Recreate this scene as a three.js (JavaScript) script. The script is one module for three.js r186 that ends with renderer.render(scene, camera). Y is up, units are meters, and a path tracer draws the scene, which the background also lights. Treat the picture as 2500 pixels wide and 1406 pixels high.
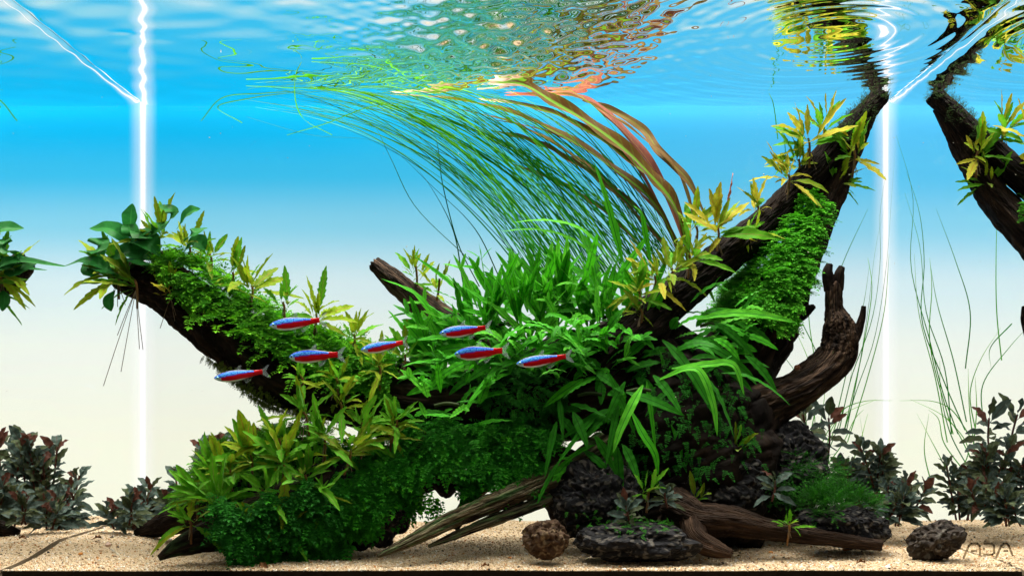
import * as THREE from 'three';
import { ImprovedNoise } from 'three/addons/math/ImprovedNoise.js';
import { MeshSurfaceSampler } from 'three/addons/math/MeshSurfaceSampler.js';
import { mergeGeometries, mergeVertices } from 'three/addons/utils/BufferGeometryUtils.js';
import { RectAreaLightUniformsLib } from 'three/addons/lights/RectAreaLightUniformsLib.js';
import { FontLoader } from 'three/addons/loaders/FontLoader.js';
import { TextGeometry } from 'three/addons/geometries/TextGeometry.js';

/* ---------- camera, light, exposure ---------- */
const F = 2805, D0 = 0.683, DEP = 0.2566, CX = 1277, CY = 990, CAMY = 0.12;   // focal length in photo pixels, eye to front glass, tank depth
const scene = new THREE.Scene();
const camera = new THREE.PerspectiveCamera(2 * Math.atan(703 / F) * 180 / Math.PI, 2500 / 1406, 0.02, 20);
camera.position.set(0, CAMY, D0);
camera.lookAt(0, CAMY, -1);
camera.setViewOffset(2500, 1406, 1250 - CX, 703 - CY, 2500, 1406);          // shifted lens
const renderer = new THREE.WebGLRenderer({ antialias: true });
renderer.toneMapping = THREE.LinearToneMapping;
renderer.toneMappingExposure = 1.0;
renderer.shadowMap.enabled = true;
RectAreaLightUniformsLib.init();
scene.background = new THREE.Color(0x020304);
const LAMP = 38, SCREEN_LIGHT = 0.06, SCREEN_GLOW = 1.07;
const XL = -0.3131, XR = 0.2987, WATER = CAMY + 0.2439, SANDY = CAMY - 0.0984, FLOOR = SANDY - 0.02, RIM = WATER + 0.016;

/* ---------- helpers ---------- */
const V = (x, y, z) => new THREE.Vector3(x, y, z);
const distAt = (t) => D0 + t * DEP;
const P = (px, py, t) => V((px - CX) / F * distAt(t), CAMY - (py - CY) / F * distAt(t), -t * DEP);
const S = (t) => distAt(t) / F;                                            // metres per photo pixel at that depth
const surfT = (py) => ((WATER - CAMY) * F / (CY - py) - D0) / DEP;            // depth at which the water surface shows at that height
const toPx = (p) => { const d = D0 - p.z; return [CX + p.x * F / d, CY - (p.y - CAMY) * F / d]; };
function rng(seed) { let a = seed * 2654435761 >>> 0; return () => { a |= 0; a = a + 0x6D2B79F5 | 0; let t = Math.imul(a ^ a >>> 15, 1 | a); t = t + Math.imul(t ^ t >>> 7, 61 | t) ^ t; return ((t ^ t >>> 14) >>> 0) / 4294967296; }; }
const IN = new ImprovedNoise();
const noise = (x, y, z) => IN.noise(x, y, z);
const fbm = (x, y, z, o = 4) => { let s = 0, a = 0.5; for (let i = 0; i < o; i++) { s += a * noise(x, y, z); x *= 2.03; y *= 2.03; z *= 2.03; a *= 0.5; } return s; };
const lerp = (a, b, t) => a + (b - a) * t, clamp = (x, a = 0, b = 1) => Math.min(b, Math.max(a, x));
const smooth = (a, b, x) => { const t = clamp((x - a) / (b - a)); return t * t * (3 - 2 * t); };
const mix3 = (a, b, t) => [lerp(a[0], b[0], t), lerp(a[1], b[1], t), lerp(a[2], b[2], t)];
const used = {};
function numbered(name) { const n = used[name] = (used[name] ?? -1) + 1; return n ? `${name}_${String(n).padStart(3, '0')}` : name; }
function tag(o, label, category, group, kind) { if (label) o.userData.label = label; if (category) o.userData.category = category; if (group) o.userData.group = group; if (kind) o.userData.kind = kind; return o; }
function thing(name, label, category, pos, group) { const o = new THREE.Group(); o.name = numbered(name); o.position.copy(pos); scene.add(o); return tag(o, label, category, group); }
function part(name, geo, m, parent, label) {                               // geo in world space, moved to its parent's origin
  const me = new THREE.Mesh(geo, m); me.name = name; me.castShadow = me.receiveShadow = true;
  if (parent) { parent.updateWorldMatrix(true, false); const w = new THREE.Vector3().setFromMatrixPosition(parent.matrixWorld); geo.translate(-w.x, -w.y, -w.z); parent.add(me); } else { me.name = numbered(name); scene.add(me); }
  if (label) me.userData.label = label;
  return me;
}
const toS = (c) => c <= 0.0031308 ? 12.92 * c : 1.055 * Math.pow(c, 1 / 2.4) - 0.055;
function tex(w, h, fn, srgb = true) {                                       // fn(u, v) -> linear colour
  const d = new Uint8Array(w * h * 4);
  for (let y = 0; y < h; y++) for (let x = 0; x < w; x++) { const c = fn((x + 0.5) / w, (y + 0.5) / h), k = 4 * (y * w + x); for (let i = 0; i < 3; i++) d[k + i] = Math.round(255 * clamp(srgb ? toS(c[i]) : c[i])); d[k + 3] = 255; }
  const t = new THREE.DataTexture(d, w, h); t.magFilter = THREE.LinearFilter; t.minFilter = THREE.LinearFilter; t.wrapS = t.wrapT = THREE.RepeatWrapping;
  if (srgb) t.colorSpace = THREE.SRGBColorSpace; t.needsUpdate = true; return t;
}
function gridGeo(nu, nv, fn, col) {                                         // (nu+1) x (nv+1) vertices; fn(i, j) -> [Vector3, u, v]
  const p = [], uv = [], idx = [], c = [];
  for (let i = 0; i <= nu; i++) for (let j = 0; j <= nv; j++) { const [q, u, v] = fn(i, j); p.push(q.x, q.y, q.z); uv.push(u, v); if (col) c.push(...col(i, j, q)); }
  for (let i = 0; i < nu; i++) for (let j = 0; j < nv; j++) { const a = i * (nv + 1) + j, b = a + nv + 1; idx.push(a, b, a + 1, b, b + 1, a + 1); }
  const g = new THREE.BufferGeometry();
  g.setAttribute('position', new THREE.Float32BufferAttribute(p, 3)); g.setAttribute('uv', new THREE.Float32BufferAttribute(uv, 2));
  if (col) g.setAttribute('color', new THREE.Float32BufferAttribute(c, 3));
  g.setIndex(idx); g.computeVertexNormals(); return g;
}

/* ---------- materials ---------- */
const glass = new THREE.MeshPhysicalMaterial({ color: 0xffffff, roughness: 0, transmission: 1, thickness: 0, ior: 1 / 1.333, side: THREE.DoubleSide });   // the step from water to air: total reflection at flat angles
const waterMat = glass.clone(); waterMat.color.setRGB(0.97, 0.99, 1);
const filmMap = tex(512, 512, (u, v) => {                                   // printed gradient film, v = 0 at the bottom
  const stops = [[0, [0.84, 0.85, 0.69]], [0.28, [0.84, 0.85, 0.71]], [0.47, [0.79, 0.83, 0.76]], [0.61, [0.64, 0.78, 0.80]], [0.735, [0.24, 0.61, 0.77]], [0.84, [0.045, 0.49, 0.77]], [0.93, [0.006, 0.45, 0.78]], [1, [0.006, 0.46, 0.80]]];
  let k = 0; while (k < stops.length - 2 && v > stops[k + 1][0]) k++;
  const f = clamp((v - stops[k][0]) / (stops[k + 1][0] - stops[k][0]));
  let c = mix3(stops[k][1], stops[k + 1][1], f * f * (3 - 2 * f) * 0.5 + f * 0.5);
  const n = 0.02 * fbm(u * 5, v * 5, 1.5), e = Math.min(u, 1 - u) * (XR - XL + 0.0284) - 0.0160;   // metres from the tank's inner corner: fading to clear there paints in the glow of the seam
  c = c.map((x) => x * (1 + n));
  c = mix3(c, mix3([0.05, 0.45, 0.76], [1, 1, 1], 0.22), 0.55 * smooth(0.42, 1, v) * smooth(0.2, 1, u) * 0.6);
  return mix3([1, 1, 1], c, smooth(0.0001, 0.0012, e) * 0.68 + smooth(0.0006, 0.011, e) * 0.32);
});
filmMap.wrapS = filmMap.wrapT = THREE.ClampToEdgeWrapping;
const filmMat = new THREE.MeshPhysicalMaterial({ map: filmMap, roughness: 0, transmission: 1, thickness: 0, ior: 1.02, side: THREE.DoubleSide });
const plain = (c, r = 0.6, o = {}) => new THREE.MeshPhysicalMaterial({ specularIntensity: 0.2, color: new THREE.Color().setRGB(...c), roughness: r, ...o });
const woodBump = tex(256, 512, (u, v) => { const a = u * Math.PI * 2; const g = 1 - Math.abs(fbm(Math.cos(a) * 9, Math.sin(a) * 9, v * 8, 4)) * 2.4, p = fbm(Math.cos(a) * 20, Math.sin(a) * 20, v * 20, 2); const h = clamp(0.6 * g + 0.35 * p + 0.2); return [h, h, h]; }, false);
const woodMat = new THREE.MeshPhysicalMaterial({ specularIntensity: 0.22, vertexColors: true, roughness: 0.8, bumpMap: woodBump, bumpScale: 0.0022 });
const rockBump = tex(512, 512, (u, v) => { const a = u * Math.PI * 2, b = v * Math.PI; const x = Math.cos(a) * Math.sin(b), y = Math.cos(b), z = Math.sin(a) * Math.sin(b); const h = clamp(0.5 + 0.7 * fbm(x * 26, y * 26, z * 26, 3)); return [h, h, h]; }, false);
const rockMat = new THREE.MeshPhysicalMaterial({ specularIntensity: 0.18, vertexColors: true, roughness: 0.6, bumpMap: rockBump, bumpScale: 0.0005 });
function leafMat(map, trans = 0.4, o = {}) { return new THREE.MeshPhysicalMaterial({ map, roughness: 0.92, transmission: trans, thickness: 0, ior: 1.3, specularIntensity: 0.2, clearcoat: 0.06, clearcoatRoughness: 0.35, side: THREE.DoubleSide, ...o }); }
function leafTex(base, alt, rib, { side = 9, ribW = 0.045, vein = 0.35, net = 0.3, spots = 0, seed = 1, tip = null } = {}) {
  return tex(96, 256, (u, v) => {
    const s = Math.abs(u - 0.5) * 2, n = fbm(u * 4 + seed * 7.1, v * 9, seed, 3);
    let c = mix3(base, alt, clamp(0.5 + 1.1 * n));
    const ph = (v * side - s * 1.1) % 1, d = Math.abs(((ph + 1) % 1) - 0.5);
    c = mix3(c, rib, vein * smooth(0.12, 0.03, d) * smooth(0.02, 0.2, s) * (1 - 0.4 * s));
    c = mix3(c, c.map((x) => x * 0.62), net * smooth(0.05, 0.3, Math.abs(noise(u * 18 + seed, v * 50, 3.3))));
    if (spots) c = mix3(c, [0.04, 0.05, 0.01], smooth(0.33, 0.42, noise(u * 9, v * 26, seed * 3.7)) * spots);
    if (tip) c = mix3(c, tip, smooth(0.8, 1, v + 0.15 * n));
    return mix3(c, rib, smooth(ribW * 2, ribW, s));
  });
}
const M = {
  hygro: [leafMat(leafTex([0.17, 0.34, 0.008], [0.31, 0.42, 0.015], [0.30, 0.13, 0.02], { seed: 1 })), leafMat(leafTex([0.06, 0.30, 0.008], [0.14, 0.42, 0.015], [0.20, 0.24, 0.04], { seed: 2 })), leafMat(leafTex([0.34, 0.36, 0.012], [0.46, 0.44, 0.04], [0.40, 0.14, 0.02], { seed: 3 })), leafMat(leafTex([0.10, 0.24, 0.008], [0.20, 0.30, 0.012], [0.26, 0.15, 0.02], { seed: 4, spots: 0.6 }))],
  fern: [leafMat(leafTex([0.03, 0.32, 0.006], [0.075, 0.44, 0.01], [0.012, 0.10, 0.008], { seed: 5, vein: 0.2, net: 0.45, ribW: 0.06 })), leafMat(leafTex([0.02, 0.22, 0.005], [0.045, 0.30, 0.008], [0.01, 0.07, 0.008], { seed: 6, vein: 0.2, net: 0.5, ribW: 0.06, spots: 0.8 })), leafMat(leafTex([0.06, 0.42, 0.015], [0.15, 0.56, 0.03], [0.02, 0.15, 0.02], { seed: 7, vein: 0.2, net: 0.4, ribW: 0.06 })), leafMat(leafTex([0.016, 0.16, 0.006], [0.03, 0.22, 0.008], [0.01, 0.07, 0.004], { seed: 17, vein: 0.2, net: 0.4, ribW: 0.06 }), 0.3)],  // last one is a darkened copy that paints shade into the dim crowns
  anubias: [leafMat(leafTex([0.014, 0.12, 0.018], [0.022, 0.17, 0.025], [0.03, 0.18, 0.04], { seed: 8, net: 0.1, vein: 0.25 }), 0.25, { clearcoat: 0.14 }), leafMat(leafTex([0.02, 0.17, 0.03], [0.03, 0.24, 0.04], [0.05, 0.30, 0.05], { seed: 9, net: 0.1, vein: 0.25 }), 0.4, { clearcoat: 0.14 })],
  buce: [leafMat(leafTex([0.045, 0.075, 0.062], [0.075, 0.115, 0.09], [0.05, 0.035, 0.03], { seed: 10, net: 0.2, vein: 0.3 }), 0.2, { clearcoat: 0.1 }), leafMat(leafTex([0.07, 0.028, 0.018], [0.11, 0.045, 0.03], [0.12, 0.035, 0.02], { seed: 11, net: 0.2, vein: 0.3 }), 0.35), leafMat(leafTex([0.05, 0.075, 0.035], [0.085, 0.11, 0.05], [0.06, 0.04, 0.02], { seed: 12, net: 0.2, vein: 0.3 }), 0.25, { clearcoat: 0.1 })],
  grass: [[0.006, 0.13, 0.010], [0.014, 0.20, 0.010], [0.07, 0.36, 0.010], [0.004, 0.09, 0.012]].map((c) => leafMat(tex(8, 64, (u, v) => mix3(c, [c[0] * 2 + 0.06, c[1] * 1.35 + 0.06, c[2]], smooth(0.4, 0.95, v))), 0.5)),
  red: [leafMat(leafTex([0.09, 0.042, 0.008], [0.14, 0.07, 0.010], [0.12, 0.26, 0.015], { seed: 13, ribW: 0.14, net: 0.4, side: 24, tip: [0.60, 0.42, 0.34] }), 0.45), leafMat(leafTex([0.20, 0.055, 0.034], [0.32, 0.10, 0.066], [0.30, 0.14, 0.05], { seed: 14, ribW: 0.06, net: 0.45, side: 24, tip: [0.50, 0.14, 0.08] }), 0.45), leafMat(leafTex([0.14, 0.08, 0.03], [0.22, 0.12, 0.035], [0.18, 0.18, 0.03], { seed: 15, ribW: 0.08, net: 0.3, side: 24 }), 0.45)],
  moss: leafMat(null, 0.4, { color: new THREE.Color(1, 1, 1) }),
  stem: plain([0.20, 0.10, 0.035]), greenStem: plain([0.03, 0.05, 0.012]), darkStem: plain([0.09, 0.035, 0.022]), root: plain([0.16, 0.12, 0.07]),
};

/* ---------- room: glass tank, water, sand, backlit screen, lamp ---------- */
const TH = 0.005;
const tank = thing('glass_tank', 'clear glass aquarium tank with silver lettering low in its right front corner', 'aquarium tank', V((XL + XR) / 2, FLOOR, -DEP / 2));
const box = (x0, x1, y0, y1, z0, z1) => new THREE.BoxGeometry(x1 - x0, y1 - y0, z1 - z0).translate((x0 + x1) / 2, (y0 + y1) / 2, (z0 + z1) / 2);
part('front_pane', box(XL - TH, XR + TH, FLOOR, RIM, 0, TH), glass, tank);
part('side_pane', box(XL - TH, XL, FLOOR, RIM, -DEP, -0.0002), glass, tank, 'left glass side that mirrors the plants');
part('side_pane', box(XR, XR + TH, FLOOR, RIM, -DEP, -0.0002), glass, tank, 'right glass side that mirrors the plants');
part('back_pane', box(XL - TH, XR + TH, FLOOR, RIM, -DEP - TH, -DEP - 0.0002), glass, tank);
part('base_pane', box(XL - TH, XR + TH, FLOOR - TH, FLOOR - 0.0003, -DEP - TH, TH), plain([0.05, 0.06, 0.06], 0.3), tank);
{ // lettering on the front pane
  const silver = new THREE.MeshPhysicalMaterial({ color: new THREE.Color().setRGB(0.62, 0.59, 0.53), roughness: 0.1, transmission: 0.9, thickness: 0, ior: 1.3, side: THREE.DoubleSide });
  const z = TH + 0.0004, sc = (D0 - z) / F, X = (px) => (px - CX) * sc, Y = (py) => CAMY - (py - CY) * sc;
  const stroke = (pts, w, name) => {
    const gs = [];
    for (let i = 0; i < pts.length - 1; i++) { const a = V(X(pts[i][0]), Y(pts[i][1]), z), b = V(X(pts[i + 1][0]), Y(pts[i + 1][1]), z), L = a.distanceTo(b); const g = new THREE.BoxGeometry(L + w * sc * 0.7, w * sc, 0.0003 + 0.00002 * i); g.rotateZ(Math.atan2(b.y - a.y, b.x - a.x)); g.translate((a.x + b.x) / 2, (a.y + b.y) / 2, z); gs.push(g); }
    return mergeGeometries(gs);
  };
  for (const [pts, n] of [[[[2355, 1360], [2367, 1333], [2373, 1327], [2388, 1327], [2394, 1333], [2394, 1355]]], [[[2405, 1327], [2423, 1327], [2429, 1332], [2429, 1350], [2424, 1354], [2404, 1354]]], [[[2434, 1360], [2446, 1333], [2452, 1327], [2460, 1327], [2465, 1333], [2474, 1356]]], [[[2374, 1345], [2386, 1345]]], [[[2404, 1338], [2404, 1342]]], [[[2454, 1345], [2461, 1345]]]]) part('logo_letter', stroke(pts, 5, n), silver, tank);
  const font = await new FontLoader().loadAsync('fonts/droid/droid_sans_regular.typeface.json');
  const g = new TextGeometry('aqua design amano', { font, size: 12 * sc, depth: 0.0003, curveSegments: 4 });
  g.computeBoundingBox(); const w = g.boundingBox.max.x; g.scale(118 * sc / w, 0.72, 1); g.translate(X(2354), Y(2 * 690 + 4), z);
  part('logo_text', g, silver, tank);
}
{ // water surface with ripples: underside seen
  const c1 = V(0.205, 0, -0.075), r = rng(5);
  const edge = (n, a, b) => { const q = []; for (let i = 0; i <= 14; i++) q.push(a + 0.007 * (i / 14) ** 1.8); for (let i = 1; i < n; i++) q.push(lerp(a + 0.007, b - 0.007, i / n)); for (let i = 14; i >= 0; i--) q.push(b - 0.007 * (i / 14) ** 1.8); return q; };
  const xs = edge(560, XL + 0.0002, XR - 0.0002), zs = edge(300, -DEP + 0.0002, -0.0006);
  const waves = []; for (let i = 0; i < 26; i++) { const a = r() * 6.28, l = 0.010 + 0.017 * r(); waves.push([Math.cos(a) * 6.28 / l, Math.sin(a) * 6.28 / l, r() * 6.28, l]); }
  const H = (x, z) => {
    const d = Math.hypot(x - c1.x, z - c1.z), ex = Math.min(x - XL, XR - x), ez = Math.min(z + DEP, -z);
    let h = 0.0045 * Math.exp(-ex / 0.0045) + 0.0013 * Math.exp(-ez / 0.0016);
    const ring = smooth(0.012, 0.06, d) * Math.exp(-((d - 0.05) ** 2) / 0.022) * smooth(0.34, 0.18, d);
    h += 0.00014 * ring * Math.sin(6.283 * d / 0.0105 + 1.2 * fbm(x * 30, z * 30, 2));
    h += 0.00026 * ring * Math.sin(6.283 * d / 0.024 + 2 * fbm(x * 18, z * 18, 4));
    const chop = Math.exp(-(((x - 0.0) / 0.095) ** 2) - (((z + 0.10) / 0.10) ** 2));
    let s = 0; for (const w of waves) s += Math.sin(w[0] * x + w[1] * z + w[2] + 2.2 * noise(x * 40, z * 40, w[2])) * w[3] / 0.012;
    h += 0.00014 * chop * s;
    h += 0.00055 * Math.exp(-(((x + 0.262) / 0.007) ** 2) - (((z + 0.069) / 0.005) ** 2)) + 0.0003 * Math.exp(-(((x + 0.24) / 0.009) ** 2) - (((z + 0.085) / 0.007) ** 2));
    h += 0.00020 * Math.sin(6.283 * (x * 0.55 + z * 0.83) / 0.042 + 3 * noise(x * 12, z * 12, 4.4)) * smooth(0.05, -0.12, x) + 0.00014 * Math.sin(6.283 * (x * 0.3 - z * 0.95) / 0.031 + 4 * noise(x * 14, z * 14, 8.4));
    h += 0.0009 * fbm(x * 9 + 3, z * 14, 0.7, 2) + 0.00016 * fbm(x * 30 + z * 25, z * 45, 5.1, 2) * (0.4 + chop);
    return WATER + h;
  };
  const g = gridGeo(xs.length - 1, zs.length - 1, (i, j) => [V(xs[i], H(xs[i], zs[j]), zs[j]), xs[i], zs[j]]);
  const w = part('water', g, waterMat); tag(w, 'rippled water surface seen from below with mirror-like reflections', null, null, 'structure');
}
const sandH = (x, z) => { const f = clamp(-z / DEP); return SANDY + 0.004 * smooth(0, 1, f) + 0.0034 * fbm(x * 14, z * 14, 8.2, 3) * smooth(0, 0.01, -z) + 0.0012 * fbm(x * 9, 3.1, 1) + 0.005 * smooth(0.02, 0.1, -z) * smooth(-0.20, -0.29, x); };
{
  const sandMap = tex(512, 512, (u, v) => { const a = fbm(u * 60, v * 60, 1, 2), b = noise(u * 150, v * 150, 7); let c = mix3([0.42, 0.30, 0.17], [0.60, 0.46, 0.29], clamp(0.5 + a)); return mix3(c, b > 0 ? [0.7, 0.6, 0.46] : [0.22, 0.15, 0.08], Math.abs(b) * 0.8); });
  sandMap.repeat.set(8, 8);
  const m = new THREE.MeshStandardMaterial({ map: sandMap, roughness: 0.9 });
  const top = gridGeo(300, 130, (i, j) => { const x = lerp(XL + 0.0026, XR - 0.0012, i / 300), z = lerp(-DEP + 0.0006, -0.0008, j / 130); return [V(x, sandH(x, z), z), x, z]; });
  const front = gridGeo(300, 1, (i, j) => { const x = lerp(XL + 0.0026, XR - 0.0012, i / 300), z = -0.0008; return [V(x, j ? FLOOR : sandH(x, z), z), x, j * 0.02]; });
  const side = (x) => gridGeo(130, 1, (i, j) => { const z = lerp(-DEP + 0.0006, -0.0008, i / 130); return [V(x, j ? FLOOR : sandH(x, z), z), z, j * 0.02]; });
  tag(part('sand', mergeGeometries([top, side(XL + 0.0026), side(XR - 0.0012)]), m), 'pale beige sand bed covering the tank floor', null, null, 'structure');
  tag(part('substrate', front, plain([0.035, 0.024, 0.013], 0.95)), 'dark front face of the sand bed, seen against the front glass', null, null, 'structure');  // front face of the bed in one darker brown than the top
  const r = rng(77), N = 60000, gr = new THREE.IcosahedronGeometry(1, 0); { const p = gr.attributes.position; const q = {}; for (let i = 0; i < p.count; i++) { const k = [p.getX(i), p.getY(i), p.getZ(i)].map((x) => x.toFixed(3)).join(); q[k] ??= 0.75 + 0.5 * r(); p.setXYZ(i, p.getX(i) * q[k], p.getY(i) * q[k] * 0.75, p.getZ(i) * q[k]); } gr.computeVertexNormals(); }
  const im = new THREE.InstancedMesh(gr, plain([1, 1, 1], 0.55), N), o = new THREE.Object3D(), col = new THREE.Color();
  for (let i = 0; i < N; i++) {
    const z = -0.0012 - (DEP - 0.004) * Math.pow(r(), 1.75), x = lerp(XL + 0.0028, XR - 0.0014, r()), s = 0.00030 + 0.00075 * Math.pow(r(), 5);
    o.position.set(x, sandH(x, z) + s * 0.25, z); o.rotation.set(r() * 6, r() * 6, r() * 6); o.scale.setScalar(s); o.updateMatrix(); im.setMatrixAt(i, o.matrix);
    const k = r(), b = 0.75 + 0.4 * r();
    const c = k < 0.55 ? [0.62, 0.47, 0.29] : k < 0.79 ? [0.74, 0.64, 0.48] : k < 0.89 ? [0.80, 0.76, 0.68] : k < 0.945 ? [0.50, 0.24, 0.09] : k < 0.985 ? [0.26, 0.17, 0.10] : [0.03, 0.028, 0.025];
    col.setRGB(c[0] * b, c[1] * b, c[2] * b); im.setColorAt(i, col);
  }
  im.name = 'sand_grain'; tag(im, 'loose pale and tan sand grains strewn over the sand bed', 'sand', null, 'stuff'); im.castShadow = im.receiveShadow = true; scene.add(im);
  // brown algae fringe along the bottom of the front glass
  const gs = [], rr = rng(31);
  for (let i = 0; i < 2600; i++) { const x = lerp(XL + 0.001, XR - 0.001, rr()), y = sandH(x, -0.001) - 0.002, h = 0.0012 + 0.0018 * rr(), w = 0.00025 + 0.0003 * rr(); const g = new THREE.ConeGeometry(w, h, 4, 1); g.translate(0, h / 2, 0); g.rotateZ((rr() - 0.5) * 0.9); g.translate(x, y, -0.0009 - 0.0008 * rr()); gs.push(g); }
  tag(part('algae_fringe', mergeGeometries(gs), plain([0.03, 0.018, 0.007], 0.9)), 'dark brown fuzzy algae strip along the bottom front edge of the sand', 'algae', null, 'stuff');
}
{ // backlit gradient screen behind the tank
  const zb = -DEP - TH - 0.012, x0 = XL - 0.0142, x1 = XR + 0.0142, y0 = FLOOR - 0.02, y1 = RIM + 0.02;
  const t = thing('backlit_screen', 'backlit background screen, blue at the top and cream below, behind the tank', 'light screen', V((x0 + x1) / 2, y0, zb - 0.01));
  part('housing', box(x0 - 0.004, x1 + 0.004, y0 - 0.004, y1 + 0.004, zb - 0.02, zb - 0.004), plain([0.6, 0.6, 0.6]), t);
  part('light_panel', new THREE.PlaneGeometry(x1 - x0, y1 - y0).translate((x0 + x1) / 2, (y0 + y1) / 2, zb), new THREE.MeshStandardMaterial({ color: 0x808080, emissive: 0xffffff, emissiveIntensity: SCREEN_GLOW }), t);
  part('gradient_film', new THREE.PlaneGeometry(x1 - x0, WATER - y0 + 0.008).translate((x0 + x1) / 2, (y0 + WATER + 0.008) / 2, zb + 0.0115), filmMat, t);
  const L = new THREE.RectAreaLight(0xffffff, SCREEN_LIGHT, x1 - x0, y1 - y0); L.position.set((x0 + x1) / 2, (y0 + y1) / 2, zb + 0.003); L.lookAt((x0 + x1) / 2, (y0 + y1) / 2, 1); scene.add(L);
}
{ // lamp over the water
  const y = WATER + 0.30, x = -0.005, z = -0.15;
  const t = thing('aquarium_lamp', 'flat white lamp hanging above the tank', 'lamp', V(x, y, z));
  part('lamp_housing', box(x - 0.28, x + 0.28, y + 0.004, y + 0.02, z - 0.09, z + 0.09), plain([0.5, 0.5, 0.5], 0.4), t);
  part('lamp_diffuser', new THREE.PlaneGeometry(0.55, 0.19).rotateX(Math.PI / 2).translate(x, y + 0.003, z), new THREE.MeshStandardMaterial({ color: 0xffffff, emissive: 0xffffff, emissiveIntensity: 1 }), t);
  const L = new THREE.RectAreaLight(0xfff8ee, LAMP, 0.55, 0.19); L.position.set(x, y, z); L.lookAt(x, 0, z); scene.add(L);
}

/* ---------- driftwood and rock ---------- */
function woodGeo(pts, { seed = 1, N = 150, Mr = 48, ridge = 0.16, lump = 0.16, dark = [0.007, 0.004, 0.0025], light = [0.045, 0.026, 0.015], green = 0, pale = 0, rag = 0.35, flat = 1 } = {}) {
  const C = new THREE.CatmullRomCurve3(pts.map((q) => P(q[0], q[1], q[2])), false, 'centripetal'), n = pts.length - 1;
  const R = new THREE.CatmullRomCurve3(pts.map((q) => V(q[3] * S(q[2]), 0, 0)), false, 'centripetal');
  const L = C.getLength();
  let up = V(0.1, 1, 0.3), ring = [];
  for (let i = 0; i <= N; i++) {
    const u = i / N, c = C.getPoint(u), T = C.getTangent(u); const b = new THREE.Vector3().crossVectors(T, up).normalize(); up = new THREE.Vector3().crossVectors(b, T).normalize();
    ring.push([c, T, b, up.clone(), Math.max(0.0004, R.getPoint(u).x), u * L]);
  }
  const rings = []; // add caps
  const cap = (q, sgn) => [[0.9, 0.15], [0.72, 0.2], [0.4, 0.12], [0.0, 0.05]].map(([k, o]) => [q[0].clone().addScaledVector(q[1], sgn * o * q[4]), q[1], q[2], q[3], q[4] * k, q[5], k]);
  rings.push(...cap(ring[0], -1).reverse(), ...ring.map((q) => [...q, 1]), ...cap(ring[N], 1));
  const nr = rings.length - 1;
  return gridGeo(nr, Mr, (i, j) => {
    const [c, T, b, w, r, l, k] = rings[i], a = j / Mr * Math.PI * 2, ca = Math.cos(a), sa = Math.sin(a), z = l * 60 + seed * 13.7, tw = l * 9;
    const cx = Math.cos(a + tw * 0.35), sx = Math.sin(a + tw * 0.35);
    const n1 = fbm(ca * 0.9 + seed, sa * 0.9, z * 0.55, 3), g = 1 - Math.abs(noise(cx * 4.5 + seed, sx * 4.5, z * 0.45)) * 2, g2 = 1 - Math.abs(noise(cx * 11, sx * 11 + seed, z * 1.1)) * 2;
    let rr = r * (1 + lump * 1.6 * n1 - ridge * 0.6 * Math.max(0, g) ** 3 - ridge * 0.55 * Math.max(0, g2) ** 4 + 0.05 * noise(cx * 14, sx * 14, z * 1.3) + 0.035 * noise(cx * 30, sx * 30, z * 2.2));
    if (k === 0) rr = 0;
    const ax = (i < 5 ? -1 : i > nr - 5 ? 1 : 0) * rag * r * (noise(ca * 2.4 + seed * 3, sa * 2.4, 5) + 0.4 * noise(ca * 7 + seed, sa * 7, 2)) * (k === 0 ? 0 : 1);
    return [c.clone().addScaledVector(b, ca * rr * flat).addScaledVector(w, sa * rr).addScaledVector(T, ax), j / Mr, l * 9];
  }, (i, j) => {
    const [, , , , , l] = rings[i], a = j / Mr * Math.PI * 2, z = l * 60 + seed * 13.7, s = clamp(0.45 + 1.5 * fbm(Math.cos(a + l * 3) * 6, Math.sin(a + l * 3) * 6, z * 0.4, 3)), p = clamp(fbm(Math.cos(a) * 2, Math.sin(a) * 2, z * 0.8, 3) * 3);
    let c = mix3(dark, light, s * s);
    if (green) c = mix3(c, [0.10, 0.24, 0.07], green * p);
    if (pale) c = mix3(c, [0.42, 0.36, 0.22], pale * clamp(fbm(Math.cos(a) * 9, Math.sin(a) * 9, z * 0.3, 3) * 3));
    return c;
  });
}
const woods = {};
function wood(key, label, pts, opt) { const g = woodGeo(pts, opt), c = P(pts[0][0], pts[0][1], pts[0][2]); const t = thing('driftwood', label, 'driftwood', c); woods[key] = { geo: g.clone(), t }; part('wood', g, woodMat, t); return t; }
wood('left', 'dark driftwood branch rising to the left above the sand, its back covered with moss', [[262, 640, 0.41, 26], [310, 672, 0.41, 44], [420, 715, 0.40, 62], [540, 800, 0.39, 74], [660, 888, 0.39, 84], [800, 940, 0.39, 88], [1000, 985, 0.39, 92], [1220, 990, 0.42, 120], [1450, 930, 0.46, 130], [1600, 840, 0.5, 110]], { seed: 1, N: 240, Mr: 64 });
wood('tall', 'long black driftwood branch slanting up to the water surface on the right', [[2152, 232, 0.81, 25], [2100, 290, 0.80, 27], [2000, 405, 0.76, 34], [1900, 520, 0.69, 39], [1780, 618, 0.57, 45], [1660, 715, 0.46, 50], [1560, 805, 0.40, 58], [1450, 920, 0.40, 84]], { seed: 2, N: 260, Mr: 80, dark: [0.004, 0.0025, 0.0016], light: [0.022, 0.013, 0.008] });
wood('rear', 'rear driftwood limb behind the long slanting branch, moss on its front', [[2132, 266, 0.83, 15], [2098, 325, 0.82, 24], [2056, 412, 0.80, 33], [2012, 505, 0.76, 42], [1955, 620, 0.67, 54], [1890, 740, 0.62, 80], [1820, 860, 0.58, 96], [1720, 960, 0.54, 110]], { seed: 3, N: 180, Mr: 56 });
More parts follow.
